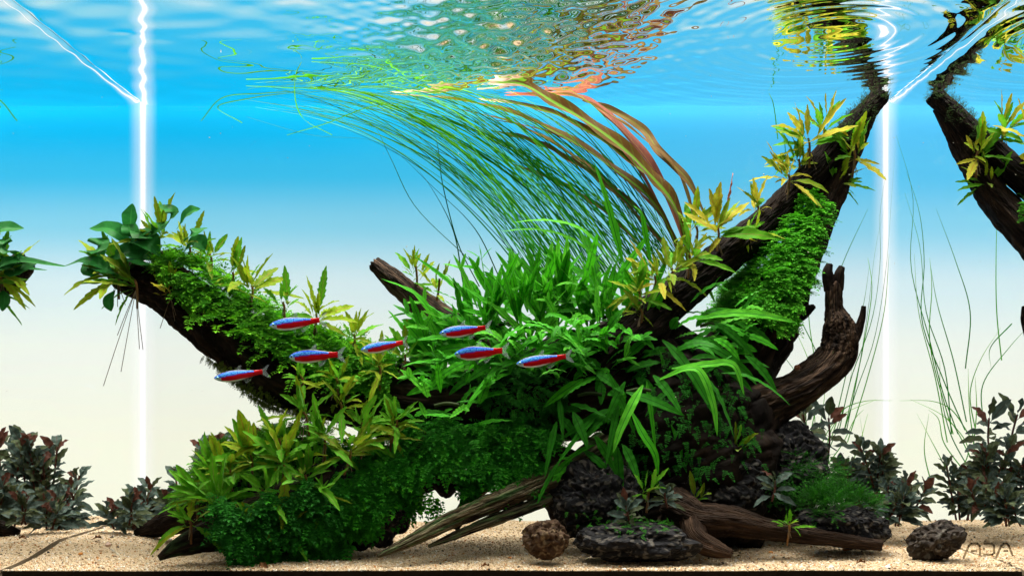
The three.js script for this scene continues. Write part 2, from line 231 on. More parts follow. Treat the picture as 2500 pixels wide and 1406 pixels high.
wood('short', 'short driftwood stub pointing up left behind the ferns', [[915, 645, 0.55, 20], [975, 695, 0.53, 30], [1050, 765, 0.5, 40], [1150, 850, 0.46, 60], [1250, 930, 0.44, 80]], { seed: 4, N: 120, Mr: 40, light: [0.13, 0.08, 0.05] });
wood('upright', 'weathered forked driftwood stump curving upward at right with a broken top', [[2036, 692, 0.52, 20], [2038, 755, 0.52, 23], [2046, 785, 0.52, 38], [2052, 820, 0.52, 44], [2040, 870, 0.52, 47], [1970, 938, 0.5, 50], [1880, 985, 0.48, 58], [1780, 1030, 0.46, 80], [1640, 1080, 0.44, 110]], { seed: 5, N: 220, Mr: 64, light: [0.13, 0.08, 0.05], ridge: 0.24 });
for (const [pts, sd] of [[[[2026, 646, 0.515, 9], [2022, 665, 0.515, 13], [2030, 705, 0.52, 18]], 21], [[[2056, 652, 0.515, 8], [2050, 668, 0.515, 12], [2044, 705, 0.52, 15]], 22], [[[2110, 748, 0.51, 6], [2106, 775, 0.515, 9], [2092, 815, 0.52, 13], [2070, 860, 0.52, 16]], 23]]) part('prong', woodGeo(pts, { seed: sd, N: 40, Mr: 20 }), woodMat, woods.upright.t);
part('prong', woodGeo([[1988, 748, 0.58, 7], [1960, 765, 0.58, 18], [1900, 790, 0.59, 30], [1840, 820, 0.58, 36]], { seed: 24, N: 50, Mr: 24 }), woodMat, woods.rear.t);
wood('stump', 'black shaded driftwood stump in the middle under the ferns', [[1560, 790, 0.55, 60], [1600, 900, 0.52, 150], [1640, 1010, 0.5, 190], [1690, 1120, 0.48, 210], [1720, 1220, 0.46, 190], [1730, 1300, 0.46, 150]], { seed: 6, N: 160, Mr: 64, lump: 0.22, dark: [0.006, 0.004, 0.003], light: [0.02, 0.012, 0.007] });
wood('root', 'long slanting root with green tinged bark resting its tip on the front sand', [[922, 1358, 0.06, 5], [985, 1328, 0.1, 15], [1080, 1280, 0.15, 22], [1180, 1238, 0.19, 25], [1290, 1190, 0.23, 27], [1390, 1145, 0.27, 30], [1480, 1090, 0.32, 40]], { seed: 7, N: 190, Mr: 48, green: 0.65, pale: 0.8, ridge: 0.34, light: [0.20, 0.14, 0.07] });
wood('root2', 'thinner second root just below the long slanting root', [[1046, 1334, 0.12, 4], [1110, 1308, 0.15, 11], [1200, 1272, 0.19, 15], [1290, 1238, 0.23, 17], [1360, 1205, 0.26, 22], [1440, 1150, 0.32, 30]], { seed: 8, N: 150, Mr: 36, green: 0.65, pale: 0.6, ridge: 0.34 });
wood('log', 'brown driftwood log lying on the sand at right between black rocks', [[2152, 1332, 0.17, 14], [2080, 1322, 0.18, 17], [1980, 1308, 0.19, 21], [1880, 1292, 0.2, 28], [1790, 1274, 0.2, 38], [1710, 1268, 0.2, 46], [1640, 1240, 0.24, 54]], { seed: 9, N: 200, Mr: 64, dark: [0.014, 0.008, 0.005], light: [0.075, 0.044, 0.026] });
part('side_root', woodGeo([[1786, 1352, 0.12, 12], [1750, 1340, 0.13, 24], [1705, 1318, 0.15, 32], [1690, 1275, 0.19, 34]], { seed: 10, N: 70, Mr: 32, dark: [0.022, 0.012, 0.007], light: [0.12, 0.07, 0.042] }), woodMat, woods.log.t);
wood('toe', 'dark root tip poking onto the sand at lower left under the plants', [[388, 1362, 0.07, 8], [430, 1338, 0.09, 22], [500, 1312, 0.12, 38], [590, 1290, 0.16, 60], [700, 1260, 0.22, 90], [800, 1200, 0.28, 90]], { seed: 11, N: 130, Mr: 44, green: 0.3 });
wood('back', 'low dark root behind the dark leaved plants at far left', [[330, 1302, 0.48, 8], [380, 1288, 0.46, 26], [450, 1262, 0.42, 42], [560, 1240, 0.36, 60], [680, 1220, 0.3, 60]], { seed: 12, N: 120, Mr: 40 });
wood('arch', 'dark root that arches over the bright gap at the bottom middle', [[960, 1290, 0.34, 40], [965, 1200, 0.33, 46], [1040, 1140, 0.32, 62], [1160, 1120, 0.32, 62], [1290, 1130, 0.33, 66], [1400, 1180, 0.34, 70], [1420, 1290, 0.34, 70]], { seed: 13, N: 160, Mr: 48 });
wood('arch2', 'thin root standing behind the bright gap at the bottom middle', [[1106, 1285, 0.42, 16], [1130, 1245, 0.42, 18], [1170, 1190, 0.4, 24], [1230, 1120, 0.4, 40]], { seed: 14, N: 80, Mr: 28, light: [0.2, 0.15, 0.06] });

function rockGeo(px, py, t, rx, ry, rz, { seed = 1, det = 58, pit = 0.14, lump = 0.28, base = [0.004, 0.004, 0.0045], alt = [0.016, 0.016, 0.018], spot = [0.10, 0.09, 0.075], rot = 0 } = {}) {
  let g = new THREE.IcosahedronGeometry(1, det); g.deleteAttribute('normal'); g.deleteAttribute('uv'); g = mergeVertices(g, 1e-5);
  const p = g.attributes.position, c = P(px, py, t), s = S(t), col = [], uv = [], q = V(), k = seed * 9.3;
  for (let i = 0; i < p.count; i++) {
    q.fromBufferAttribute(p, i); const { x, y, z } = q; uv.push(Math.atan2(z, x) / 6.2832 + 0.5, Math.acos(clamp(y, -1, 1)) / Math.PI);
    const m_ = Math.max(rx, ry, rz), nx = x * rx / m_, ny = y * ry / m_, nz = z * rz / m_;
    const l = fbm(x * 1.3 + k, y * 1.3, z * 1.3, 2) * lump * 1.7 + (1 - Math.abs(noise(x * 2.3 + k, y * 2.3 - k, z * 2.3)) * 2) * lump * 0.25;
    const f = Math.max(rx, ry) / 22, px_ = 1 / f, h1 = noise(nx * f + k, ny * f, nz * f), h2 = noise(nx * f * 2.1, ny * f * 2.1 + k, nz * f * 2.1), h3 = fbm(nx * f * 2.6, ny * f * 2.6, nz * f * 2.6 + k, 2);
    const r = 1 + l + px_ * pit * 3.2 * (-smooth(0.08, 0.4, h1) * 0.9 - smooth(0.05, 0.35, h2) * 0.55 + 0.5 * h3);
    const X = x * rx * r, Y = y * ry * r, co = Math.cos(rot), si = Math.sin(rot);
    p.setXYZ(i, c.x + (X * co - Y * si) * s, c.y + (X * si + Y * co) * s, c.z + z * rz * r * s);
    let cc = mix3(base, alt, clamp(0.5 + 1.6 * fbm(nx * f * 1.2, ny * f * 1.2, nz * f * 1.2 + 5, 3))); cc = mix3(cc, spot, smooth(0.18, 0.4, noise(nx * f * 2.2 + 3, ny * f * 2.2, nz * f * 2.2)) * 0.8); col.push(...cc);
  }
  g.setAttribute('color', new THREE.Float32BufferAttribute(col, 3)); g.setAttribute('uv', new THREE.Float32BufferAttribute(uv, 2)); g.computeVertexNormals(); return g;
}
const rocks = {};
function rock(key, label, px, py, t, rx, ry, rz, opt) { const g = rockGeo(px, py, t, rx, ry, rz, opt); rocks[key] = g.clone(); const m = part('rock', g, rockMat); return tag(m, label, 'rock'); }
rock('mid', 'tall black pitted lava rock behind the round brown stone', 1455, 1222, 0.27, 112, 98, 80, { seed: 1 });
rock('low', 'flat black lava rock at the front, lowest in the middle', 1548, 1325, 0.13, 142, 48, 70, { seed: 2 });
rock('brown', 'small round brown porous stone on the front sand', 1332, 1316, 0.12, 56, 46, 48, { seed: 3, base: [0.03, 0.016, 0.009], alt: [0.09, 0.052, 0.03], spot: [0.2, 0.14, 0.08], det: 30, lump: 0.18 });
rock('wide', 'wide black rock behind the log at right', 2062, 1287, 0.27, 112, 50, 70, { seed: 4, lump: 0.22, rot: -0.12 });
rock('corner', 'dark triangular lava rock alone on the sand in the right corner', 2284, 1322, 0.16, 66, 46, 50, { seed: 5, base: [0.013, 0.01, 0.008], alt: [0.045, 0.034, 0.026], rot: 0.3 });
rock('steep', 'steep dark rock leaning under the curved stump at right', 1905, 1150, 0.5, 110, 128, 110, { seed: 6, lump: 0.25, rot: 0.25 });
rock('heap', 'large dark rock under the serrated plants at lower left', 700, 1185, 0.36, 190, 108, 110, { seed: 7, lump: 0.2 });
rock('heel', 'black rock between the log and the tall lava rock', 1740, 1180, 0.34, 130, 100, 90, { seed: 8 });
rock('tucked', 'black rock tucked under the moss left of the bright gap', 885, 1215, 0.3, 100, 118, 80, { seed: 9, det: 44 });

/* ---------- leaves ---------- */
function ribbon(pts, wf, { hint = V(0, 0.75, 0.65), segs = 14, cross = 4, fold = 0.15, wave = 0, waveN = 3, twist = 0, ph = 0 } = {}) {
  const C = pts.length > 2 ? new THREE.CatmullRomCurve3(pts, false, 'centripetal') : new THREE.LineCurve3(pts[0], pts[1]);
  const L = C.getLength(); let row = null, at = -1, sd, nn, T, c, w;
  return gridGeo(segs, cross, (i, j) => {
    const u = i / segs;
    if (at !== i) { at = i; c = C.getPoint(u); T = C.getTangent(u); const h = hint.clone(); sd = new THREE.Vector3().crossVectors(h, T); if (sd.lengthSq() < 1e-5) sd.crossVectors(V(0.3, 0.1, 1), T); sd.normalize(); if (twist) sd.applyAxisAngle(T, twist * u); nn = new THREE.Vector3().crossVectors(T, sd).normalize(); w = wf(u) / 2; }
    const s = j / cross * 2 - 1;
    const q = c.clone().addScaledVector(sd, s * w).addScaledVector(nn, fold * Math.abs(s) * w + wave * w * Math.abs(s) * Math.sin(u * waveN * 6.283 + ph + (s > 0 ? 1.7 : 0)));
    return [q, (s + 1) / 2, u];
  });
}
const arc = (base, dir, len, droop, n = 5, sag = V(0, -1, 0)) => { const o = []; for (let i = 0; i <= n; i++) { const u = i / n; o.push(base.clone().addScaledVector(dir, len * u).addScaledVector(sag, droop * len * u * u)); } return o; };
const tube = (pts, r, n = 12) => new THREE.TubeGeometry(new THREE.CatmullRomCurve3(pts), n, r, 5);
const under = (p) => { if (p.y > WATER - 0.0012) p.y = WATER - 0.0012; return p; };
// serrated, lobed leaf
const serr = (W, r, teeth) => (u) => { const body = Math.sin(Math.PI * Math.pow(clamp((u - 0.14) / 0.86), 0.85)); const k = (u * teeth) % 1; return W * (0.09 * (1 - u) + 0.93 * Math.pow(Math.max(0, body), 0.7) * (1 - r * (1 - u * 0.45) * (1 - k))); };
const oval = (W) => (u) => W * (0.06 + 0.94 * Math.pow(Math.max(0, Math.sin(Math.PI * Math.pow(clamp((u - 0.16) / 0.84), 0.8))), 0.85) * (u > 0.16 ? 1 : 0));
const strap = (W, a = 0.3) => (u) => W * (0.12 + 0.88 * Math.pow(clamp(u / 0.3), 0.8)) * Math.pow(1 - Math.pow(clamp(u), 3.2), 0.8) + W * 0.02;

function serratedPlant(label, px, py, t, len, n, seed, o = {}) {
  const r = rng(seed), base = P(px, py + 14, t), s = S(t), g = thing('serrated_plant', label, 'aquatic plant', base, 'serrated leaf plants');
  const axis = V(o.ax ?? 0, 1, o.az ?? 0.25).normalize(), H = (o.h ?? 0.22) * len * s, tone = o.tone ?? 0;
  const e1 = new THREE.Vector3().crossVectors(axis, V(0.2, 0, 1)).normalize(), e2 = new THREE.Vector3().crossVectors(axis, e1);
  part('stem', tube([base.clone().addScaledVector(axis, -45 * s), base.clone().addScaledVector(axis, H * 0.5).addScaledVector(e1, 3 * s), base.clone().addScaledVector(axis, H)], 3.0 * s, 6), M.stem, g);
  n = Math.round(n * 1.6);
  for (let i = 0; i < n; i++) {                                             // older leaves spread and droop, young ones stand upright
    const f = n > 1 ? i / (n - 1) : 1, az = r() * 6.283, age = 1 - f;
    const el = lerp(-0.3, 1.35, Math.pow(f, 0.8)) + (r() - 0.5) * 0.6 + (o.el ?? 0);
    const dir = e1.clone().multiplyScalar(Math.cos(az)).addScaledVector(e2, Math.sin(az) * 0.75).multiplyScalar(Math.cos(el)).addScaledVector(axis, Math.sin(el)).normalize();
    if (o.bias) dir.addScaledVector(V(...o.bias), 0.6).normalize();
    const L = len * s * (0.5 + 0.75 * r()), W = L * (0.17 + 0.09 * r()), b0 = base.clone().addScaledVector(axis, H * f).add(V((r() - 0.5) * 26 * s, 0, (r() - 0.5) * 18 * s));
    const pts = arc(b0, dir, L, (0.08 + 0.5 * r() * r()) * (0.5 + age)).map(under), hint = axis.clone().addScaledVector(V(0, 0, 1), 0.1 + 0.9 * r()).addScaledVector(V(r() - 0.5, 0, 0), 0.9);
    const k = r(), m = M.hygro[k < 0.5 ? tone : k < 0.75 ? 1 : k < 0.86 ? 0 : 3];
    part('leaf', ribbon(pts, serr(W, r() < 0.75 ? 0.5 : 0.2, 5 + Math.floor(r() * 4)), { hint, segs: 36, fold: 0.1 + 0.4 * r(), wave: 0.16, twist: (r() - 0.5) * 1.1, ph: r() * 6 }), m, g);
  }
  for (let i = 0; i < (o.roots ?? 3); i++) { const d = V((r() - 0.5) * 0.8, -1, 0.3 * r()); part('root', tube(arc(base, d.normalize(), len * s * (o.rootLen ?? 0.4) * (0.5 + r()), 0.1 * r()), 0.9 * s, 8), M.root, g); }
  return g;
}
const SP = [
  ['olive serrated plant crowning the tip of the left branch', 385, 585, 0.37, 108, 12, 1, { tone: 0 }],
  ['small serrated plant with one yellow lobed leaf low on the front of the left branch', 415, 712, 0.33, 84, 8, 2, { tone: 2, az: 0.7, rootLen: 0.7 }],
  ['serrated plant hanging off the underside of the left branch tip with long trailing roots', 330, 695, 0.34, 118, 8, 3, { tone: 1, bias: [-0.9, -0.1, 0.2], el: -0.1, rootLen: 1.5, roots: 5 }],
  ['small serrated plant on the crest of the left branch moss', 512, 622, 0.38, 70, 9, 4, { tone: 0 }],
  ['serrated plant with an upright leaf halfway down the left branch', 612, 705, 0.33, 102, 11, 5, { tone: 0, ax: 0.15 }],
  ['serrated plant with a tall lobed yellow leaf on the left branch above the fish', 768, 775, 0.33, 108, 11, 6, { tone: 0, ax: 0.2 }],
  ['serrated plant right of the topmost left fish', 862, 822, 0.33, 98, 11, 7, { tone: 0, ax: 0.1 }],
  ['small serrated plant hanging below the fish on the shaded branch front', 735, 918, 0.22, 72, 8, 8, { tone: 1 }],
  ['serrated plant beside the small fish in the middle', 925, 895, 0.25, 78, 10, 9, { tone: 0 }],
  ['green serrated plant at the top of the lower left thicket', 745, 1010, 0.2, 92, 10, 10, { tone: 1, ax: -0.2 }],
  ['green serrated plant in the middle of the lower left thicket', 790, 1070, 0.18, 98, 11, 11, { tone: 1 }],
  ['serrated plant on the right of the lower left thicket', 880, 1035, 0.2, 84, 10, 12, { tone: 1, ax: 0.2 }],
  ['yellow-green serrated plant with an upright leaf on the left of the lower thicket', 612, 1120, 0.18, 120, 11, 13, { tone: 0, bias: [-0.3, 0.1, 0.2] }],
  ['serrated plant in the front of the lower left thicket with drooping leaves', 690, 1130, 0.14, 112, 11, 14, { tone: 1, el: -0.2 }],
  ['bright serrated plant spreading left above the lower left moss', 530, 1222, 0.09, 110, 10, 15, { tone: 1, bias: [-0.9, 0.1, 0.2] }],
  ['bright serrated plant lowest at the left edge of the thicket', 462, 1272, 0.07, 82, 9, 16, { tone: 1, bias: [-0.5, 0, 0.3] }],
  ['serrated plant with a spotted drooping leaf above the middle moss mound', 850, 1105, 0.16, 96, 10, 17, { tone: 3, ax: 0.3, el: -0.1 }],
  ['serrated plant at the right end of the lower left thicket', 965, 1025, 0.2, 74, 10, 18, { tone: 1, ax: 0.25 }],
  ['serrated plant at the left edge of the lower thicket above the moss', 520, 1165, 0.17, 104, 10, 35, { tone: 1, bias: [-0.5, 0.1, 0.2] }],
  ['serrated plant low in the heart of the lower left thicket', 745, 1165, 0.14, 92, 10, 36, { tone: 1, el: -0.1 }],
  ['serrated plant with small leaves on the short middle stub', 1015, 690, 0.51, 66, 12, 19, { tone: 0, h: 0.9 }],
  ['serrated plant at the root of the short middle stub', 1062, 725, 0.49, 60, 9, 20, { tone: 0, h: 1.0, ax: 0.2 }],
  ['serrated plant with a tall lobed yellow-green leaf on the long right branch', 1752, 570, 0.50, 128, 10, 21, { tone: 2 }],
  ['pale green serrated plant low on the long right branch', 1682, 625, 0.42, 92, 12, 22, { tone: 2 }],
  ['serrated plant left of the long right branch above the ferns', 1598, 680, 0.38, 92, 10, 23, { tone: 2, bias: [-0.5, 0.1, 0.1] }],
  ['small dark serrated plant hanging on the front of the right branch base', 1565, 755, 0.34, 66, 8, 24, { tone: 3, el: -0.3 }],
  ['yellow-orange serrated plant high on the long right branch', 1975, 350, 0.7, 118, 10, 25, { tone: 2, ax: -0.1 }],
  ['pale serrated plant spreading left from the long right branch', 1925, 430, 0.66, 84, 13, 26, { tone: 2, bias: [-0.5, 0.1, 0] }],
  ['serrated plant reaching right from behind the long branch toward the corner', 2085, 375, 0.74, 96, 10, 27, { tone: 2, bias: [0.5, 0, 0] }],
  ['serrated plant trailing right below the long branch', 2045, 440, 0.76, 74, 9, 28, { tone: 1, bias: [0.5, -0.2, 0] }],
  ['bright serrated plant reaching left over the cushion of moss at far left of the thicket', 478, 1208, 0.09, 96, 9, 42, { tone: 1, bias: [-0.9, 0.05, 0.3] }],
  ['serrated plant filling the middle of the thicket under its tallest leaves', 680, 1075, 0.17, 90, 10, 43, { tone: 1 }],
  ['serrated plant between the thicket and the overhanging branch', 830, 985, 0.22, 78, 9, 44, { tone: 0 }],
  ['serrated plant with thin leaves right of the thicket where the moss mound starts', 885, 1075, 0.19, 84, 10, 45, { tone: 1, ax: 0.2 }],
  ['small serrated plant at the foot of the overhanging branch in the middle', 950, 1060, 0.22, 66, 9, 46, { tone: 3 }],
  ['serrated plant spilling down the middle of the lower thicket over the moss', 640, 1200, 0.13, 96, 10, 47, { tone: 1, el: -0.3 }],
  ['yellowish serrated plant at the outer left of the thicket above its lowest plant', 560, 1150, 0.16, 100, 9, 48, { tone: 0, bias: [-0.5, 0.2, 0.2] }],
  ['serrated plant low at the right of the thicket beside the dark hollow', 790, 1200, 0.14, 84, 9, 49, { tone: 1, el: -0.2 }],
  ['serrated plant on the shaded front of the left branch under the second fish row', 820, 925, 0.24, 76, 9, 50, { tone: 1 }],
  ['serrated plant with thin upright leaves behind the long right branch near the grass', 1700, 560, 0.58, 96, 9, 51, { tone: 0 }],
  ['tuft of small serrated leaves on the long right branch between its two big plants', 1850, 505, 0.62, 74, 9, 52, { tone: 2, bias: [-0.3, 0.2, 0] }],
  ['serrated plant leaning left from the long branch below its tip', 1950, 395, 0.73, 92, 10, 53, { tone: 0, bias: [-0.4, 0.2, 0] }],
  ['serrated plant with olive leaves at the meeting of ferns and long right branch', 1560, 715, 0.36, 84, 10, 54, { tone: 0, bias: [-0.3, 0.1, 0.2] }],
  ['serrated plant with leaves trailing left under the broad dark leaves at the branch tip', 285, 672, 0.36, 110, 8, 55, { tone: 0, bias: [-0.9, 0.1, 0.1], el: -0.1 }],
  ['serrated plant on the moss crest just right of the left branch tip cluster', 565, 668, 0.36, 84, 9, 56, { tone: 0, ax: 0.2 }],
  ['serrated plant half buried in the dark moss at the bottom of the thicket', 705, 1290, 0.12, 80, 8, 57, { tone: 1, el: -0.1 }],
  ['small serrated plant on the dark moss close to the root tip at lower left', 600, 1270, 0.1, 80, 8, 58, { tone: 1, bias: [-0.3, 0, 0.3] }],
  ['bushy yellow-green serrated plant on the upper edge of the long right branch near its tip', 2010, 315, 0.76, 92, 11, 37, { tone: 2, bias: [-0.3, 0.2, 0] }],
  ['serrated plant with drooping pale leaves at the lower part of the long right branch', 1640, 660, 0.39, 84, 11, 38, { tone: 0, el: -0.1 }],
  ['dense serrated plant on the moss between the two left fish rows', 690, 740, 0.32, 78, 9, 39, { tone: 1 }],
  ['serrated plant in the shade behind the small fish', 985, 870, 0.3, 84, 10, 40, { tone: 1, ax: 0.2 }],
  ['serrated plant bending left on the crest of the left branch beside the broad dark leaves', 460, 600, 0.37, 84, 9, 41, { tone: 0 }],
  ['serrated plant on the front of the long branch at half height', 1830, 560, 0.56, 60, 6, 29, { tone: 0, az: 0.6 }],
  ['dim wavy serrated plant in front of the black stump at lower right', 1700, 1215, 0.24, 62, 6, 30, { tone: 3 }],
  ['shaded serrated plant in front of the tall lava rock', 1580, 1195, 0.17, 70, 8, 32, { tone: 1 }],
  ['small green serrated plant behind the log at right', 1925, 1275, 0.17, 52, 9, 33, { tone: 1 }],
  ['dim serrated plant high on the black stump', 1800, 1090, 0.3, 70, 9, 34, { tone: 3 }],
];
for (const a of SP) serratedPlant(...a);

// fern crowns with long strap leaves
function fern(label, px, py, t, n, a0, a1, len, seed, o = {}) {
  const r = rng(seed + 100), base = P(px, py, t), s = S(t), g = thing('strap_fern', label, 'aquatic fern', base, 'green strap leaf ferns');
  part('rhizome', tube([base.clone().add(V(-30 * s, -6 * s, 0)), base.clone(), base.clone().add(V(30 * s, -4 * s, 0))], 4.5 * s, 8), M.greenStem, g);
  n = Math.round(n * (o.more ?? 2.2));
  for (let i = 0; i < n; i++) {
    const a = lerp(a0, a1, (i + r()) / n) * Math.PI / 180, fz = (o.z0 ?? -0.3) + ((o.z1 ?? 0.8) - (o.z0 ?? -0.3)) * r();
    const dir = V(Math.cos(a), Math.sin(a), fz).normalize(), L = len * s * (0.3 + 0.62 * r()), W = (13 + 13 * r()) * s;
    const b0 = base.clone().add(V((r() - 0.5) * 190 * s, (r() - 0.5) * 110 * s, (r() - 0.5) * 70 * s));
    const pts = arc(b0, dir, L, (o.droop ?? 0.3) * (0.4 + r()), 6), hint = V((r() - 0.5) * 0.9, 0.8, 0.35 + 0.8 * r()), k = r();
    const m = M.fern[o.dim ? (k < 0.15 ? 0 : 3) : k < 0.45 ? 0 : k < 0.75 ? 1 : 2];  // dim crowns: shade is put into the frond colour by the darker green
    const leaf = part('frond', ribbon(pts, strap(W), { hint, segs: 20, fold: 0.2 * r(), wave: 0.16, waveN: 4 + 3 * r(), twist: (r() - 0.5) * 1.6, ph: r() * 6 }), m, g);
    if (r() < (o.fork ?? 0.16)) for (const sg of [-1, 1]) { const q = pts[4], d2 = new THREE.Vector3().subVectors(pts[6], pts[4]).normalize().add(V(-dir.y * sg * 0.8, dir.x * sg * 0.8, 0)).normalize(); part('frond', ribbon(arc(q, d2, L * 0.28, 0.2), strap(W * 0.6), { hint, segs: 10 }), m, g); }
  }
  return g;
}
fern('strap fern farthest left in the middle thicket, fronds leaning left', 1130, 850, 0.36, 26, 95, 175, 215, 1, { droop: 0.25 });
fern('strap fern with spotted upright fronds above the upper middle fish', 1240, 790, 0.38, 26, 60, 150, 225, 2, { droop: 0.2 });
fern('strap fern behind with tall narrow upright fronds', 1400, 760, 0.44, 26, 50, 140, 250, 3, { droop: 0.15 });
fern('strap fern below the long right branch, fronds bending both ways', 1500, 770, 0.42, 24, 70, 170, 190, 4, { droop: 0.35 });
fern('strap fern in front around the middle fish with arching pale fronds', 1330, 860, 0.26, 26, 0, 190, 165, 5, { droop: 0.6, z0: 0.2, z1: 1 });
fern('strap fern with short fronds left of the middle fish', 1150, 905, 0.28, 24, 60, 200, 140, 6, { droop: 0.4, z0: 0.1, z1: 0.9 });
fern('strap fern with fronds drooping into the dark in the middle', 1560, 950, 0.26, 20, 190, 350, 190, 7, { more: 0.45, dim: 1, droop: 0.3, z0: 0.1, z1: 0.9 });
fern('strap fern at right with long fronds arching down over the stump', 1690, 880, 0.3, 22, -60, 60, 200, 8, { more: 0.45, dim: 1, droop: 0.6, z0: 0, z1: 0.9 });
fern('strap fern under the right moss with wide wrinkled fronds', 1740, 790, 0.42, 18, -15, 60, 190, 9, { more: 1, droop: 0.3 });
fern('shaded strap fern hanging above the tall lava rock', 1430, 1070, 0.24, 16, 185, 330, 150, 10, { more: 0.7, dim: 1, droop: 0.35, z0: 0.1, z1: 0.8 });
fern('small forked strap fern in front of the dark branch at middle left', 1090, 985, 0.2, 7, 0, 180, 130, 11, { droop: 0.2, fork: 0.8, z0: 0, z1: 0.5 });
fern('strap fern deep in the thicket between the middle fish', 1420, 880, 0.34, 26, 20, 200, 170, 12, { droop: 0.5, z0: 0, z1: 0.9 });
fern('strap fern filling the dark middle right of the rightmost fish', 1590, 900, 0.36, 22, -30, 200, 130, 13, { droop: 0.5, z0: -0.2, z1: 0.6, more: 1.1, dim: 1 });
fern('strap fern in front of the base of the long right branch', 1450, 820, 0.3, 26, 40, 200, 150, 14, { droop: 0.5, z0: 0, z1: 0.8, more: 1.2 });
fern('strap fern at the left end of the middle thicket above the small fish', 1050, 860, 0.35, 20, 60, 180, 150, 15, { droop: 0.3, more: 1.2 });
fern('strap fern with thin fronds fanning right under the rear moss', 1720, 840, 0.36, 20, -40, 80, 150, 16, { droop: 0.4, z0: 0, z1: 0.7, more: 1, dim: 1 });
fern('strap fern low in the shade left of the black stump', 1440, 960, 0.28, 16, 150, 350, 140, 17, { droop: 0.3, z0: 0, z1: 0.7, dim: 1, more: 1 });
{ // single long fronds that stand out
  const g = thing('strap_fern', 'strap fern with two long pale fronds reaching left and one broad upright frond', 'aquatic fern', P(1500, 640, 0.4), 'green strap leaf ferns');
  for (const [pts, w, m] of [[[[1520, 640, 0.42], [1500, 560, 0.42], [1478, 480, 0.41], [1450, 392, 0.4]], 34, 0], [[[1500, 640, 0.38], [1420, 560, 0.36], [1340, 538, 0.34], [1245, 543, 0.33]], 17, 2], [[[1480, 650, 0.37], [1400, 585, 0.35], [1310, 560, 0.33], [1220, 565, 0.32]], 15, 2], [[[1590, 640, 0.42], [1575, 570, 0.42], [1565, 520, 0.41], [1545, 500, 0.4]], 24, 0], [[[1120, 850, 0.34], [1060, 770, 0.32], [1010, 715, 0.31], [930, 680, 0.3]], 26, 0], [[[1300, 720, 0.42], [1312, 640, 0.42], [1318, 600, 0.41]], 22, 1], [[[1700, 780, 0.36], [1780, 765, 0.33], [1870, 770, 0.3], [1948, 788, 0.28]], 30, 2], [[[1640, 900, 0.26], [1720, 890, 0.22], [1790, 890, 0.19], [1818, 965, 0.17]], 24, 2], [[[1600, 930, 0.26], [1700, 900, 0.2], [1740, 980, 0.17], [1752, 1065, 0.15]], 24, 2], [[[1570, 940, 0.22], [1545, 985, 0.18], [1515, 1050, 0.16], [1497, 1105, 0.15]], 28, 2], [[[1540, 1000, 0.22], [1570, 1060, 0.18], [1600, 1110, 0.16], [1607, 1160, 0.15]], 24, 0]]) part('frond', ribbon(pts.map((q) => P(...q)), strap(w * 0.78 * S(0.35)), { segs: 24, wave: 0.14, waveN: 6, twist: 0.5, hint: V(0.2, 0.6, 0.8) }), M.fern[m], g);
}

// long grass bent along the surface by the current
function reeds(label, x0, y0, t0, n, seed, o = {}) {
  const r = rng(seed + 300), g = thing('long_grass', label, 'aquatic grass', P(x0, y0, t0), 'long thin water grass');
  for (let i = 0; i < n; i++) {
    const bx = x0 + (r() - 0.5) * (o.sp ?? 90), by = y0 + (r() - 0.5) * 60, t = t0 + (r() - 0.5) * 0.12, q = r(), lift = (r() - 0.5) * 4.2;
    const xe = lerp(o.xe0 ?? 640, o.xe1 ?? 1050, Math.pow(r(), 0.8)), ye = 204 + 75 * Math.pow(r(), 1.8), tt = Math.min(0.88, surfT(Math.min(ye, 232)));
    const cx = lerp(bx, xe, 0.46 + 0.12 * lift / 3.2), cy = ye + (by - ye) * (0.06 + 0.1 * r()) + 14 * lift, pts = [];
    for (let k = 0; k <= 7; k++) { const u = k / 7, a = (1 - u) * (1 - u), c = 2 * u * (1 - u), d = u * u, wob = Math.sin(u * 5 + q * 20) * 9 * u * (1 - u); pts.push(under(P(a * bx + c * cx + d * xe, a * by + c * cy + d * ye + wob, lerp(t, tt, smooth(0, 0.9, u))))); }
    const W = (1.7 + 3.0 * r() * r()) * S(t);
    part('blade', ribbon(pts, (u) => W * (1 - 0.75 * Math.pow(u, 3)), { segs: 26, cross: 2, fold: 0.3, twist: (r() - 0.5) * 4, hint: V(0.2, 0.4, 0.9) }), M.grass[Math.floor(r() * 3.4)], g);
  }
}
reeds('long thin grass tuft leftmost, its blades trailing far left along the surface', 1330, 690, 0.62, 34, 1, { xe0: 600, xe1: 930 });
reeds('long thin grass tuft second from left, bending under the surface', 1410, 690, 0.66, 40, 2, { xe0: 640, xe1: 1000 });
reeds('dense long thin grass tuft in the middle of the swept bundle', 1490, 680, 0.64, 44, 3, { xe0: 680, xe1: 1080 });
reeds('long thin grass tuft behind the red ribbon leaves', 1570, 660, 0.68, 40, 4, { xe0: 780, xe1: 1180 });
reeds('long thin grass tuft nearest the long right branch', 1640, 640, 0.66, 34, 5, { xe0: 900, xe1: 1350 });
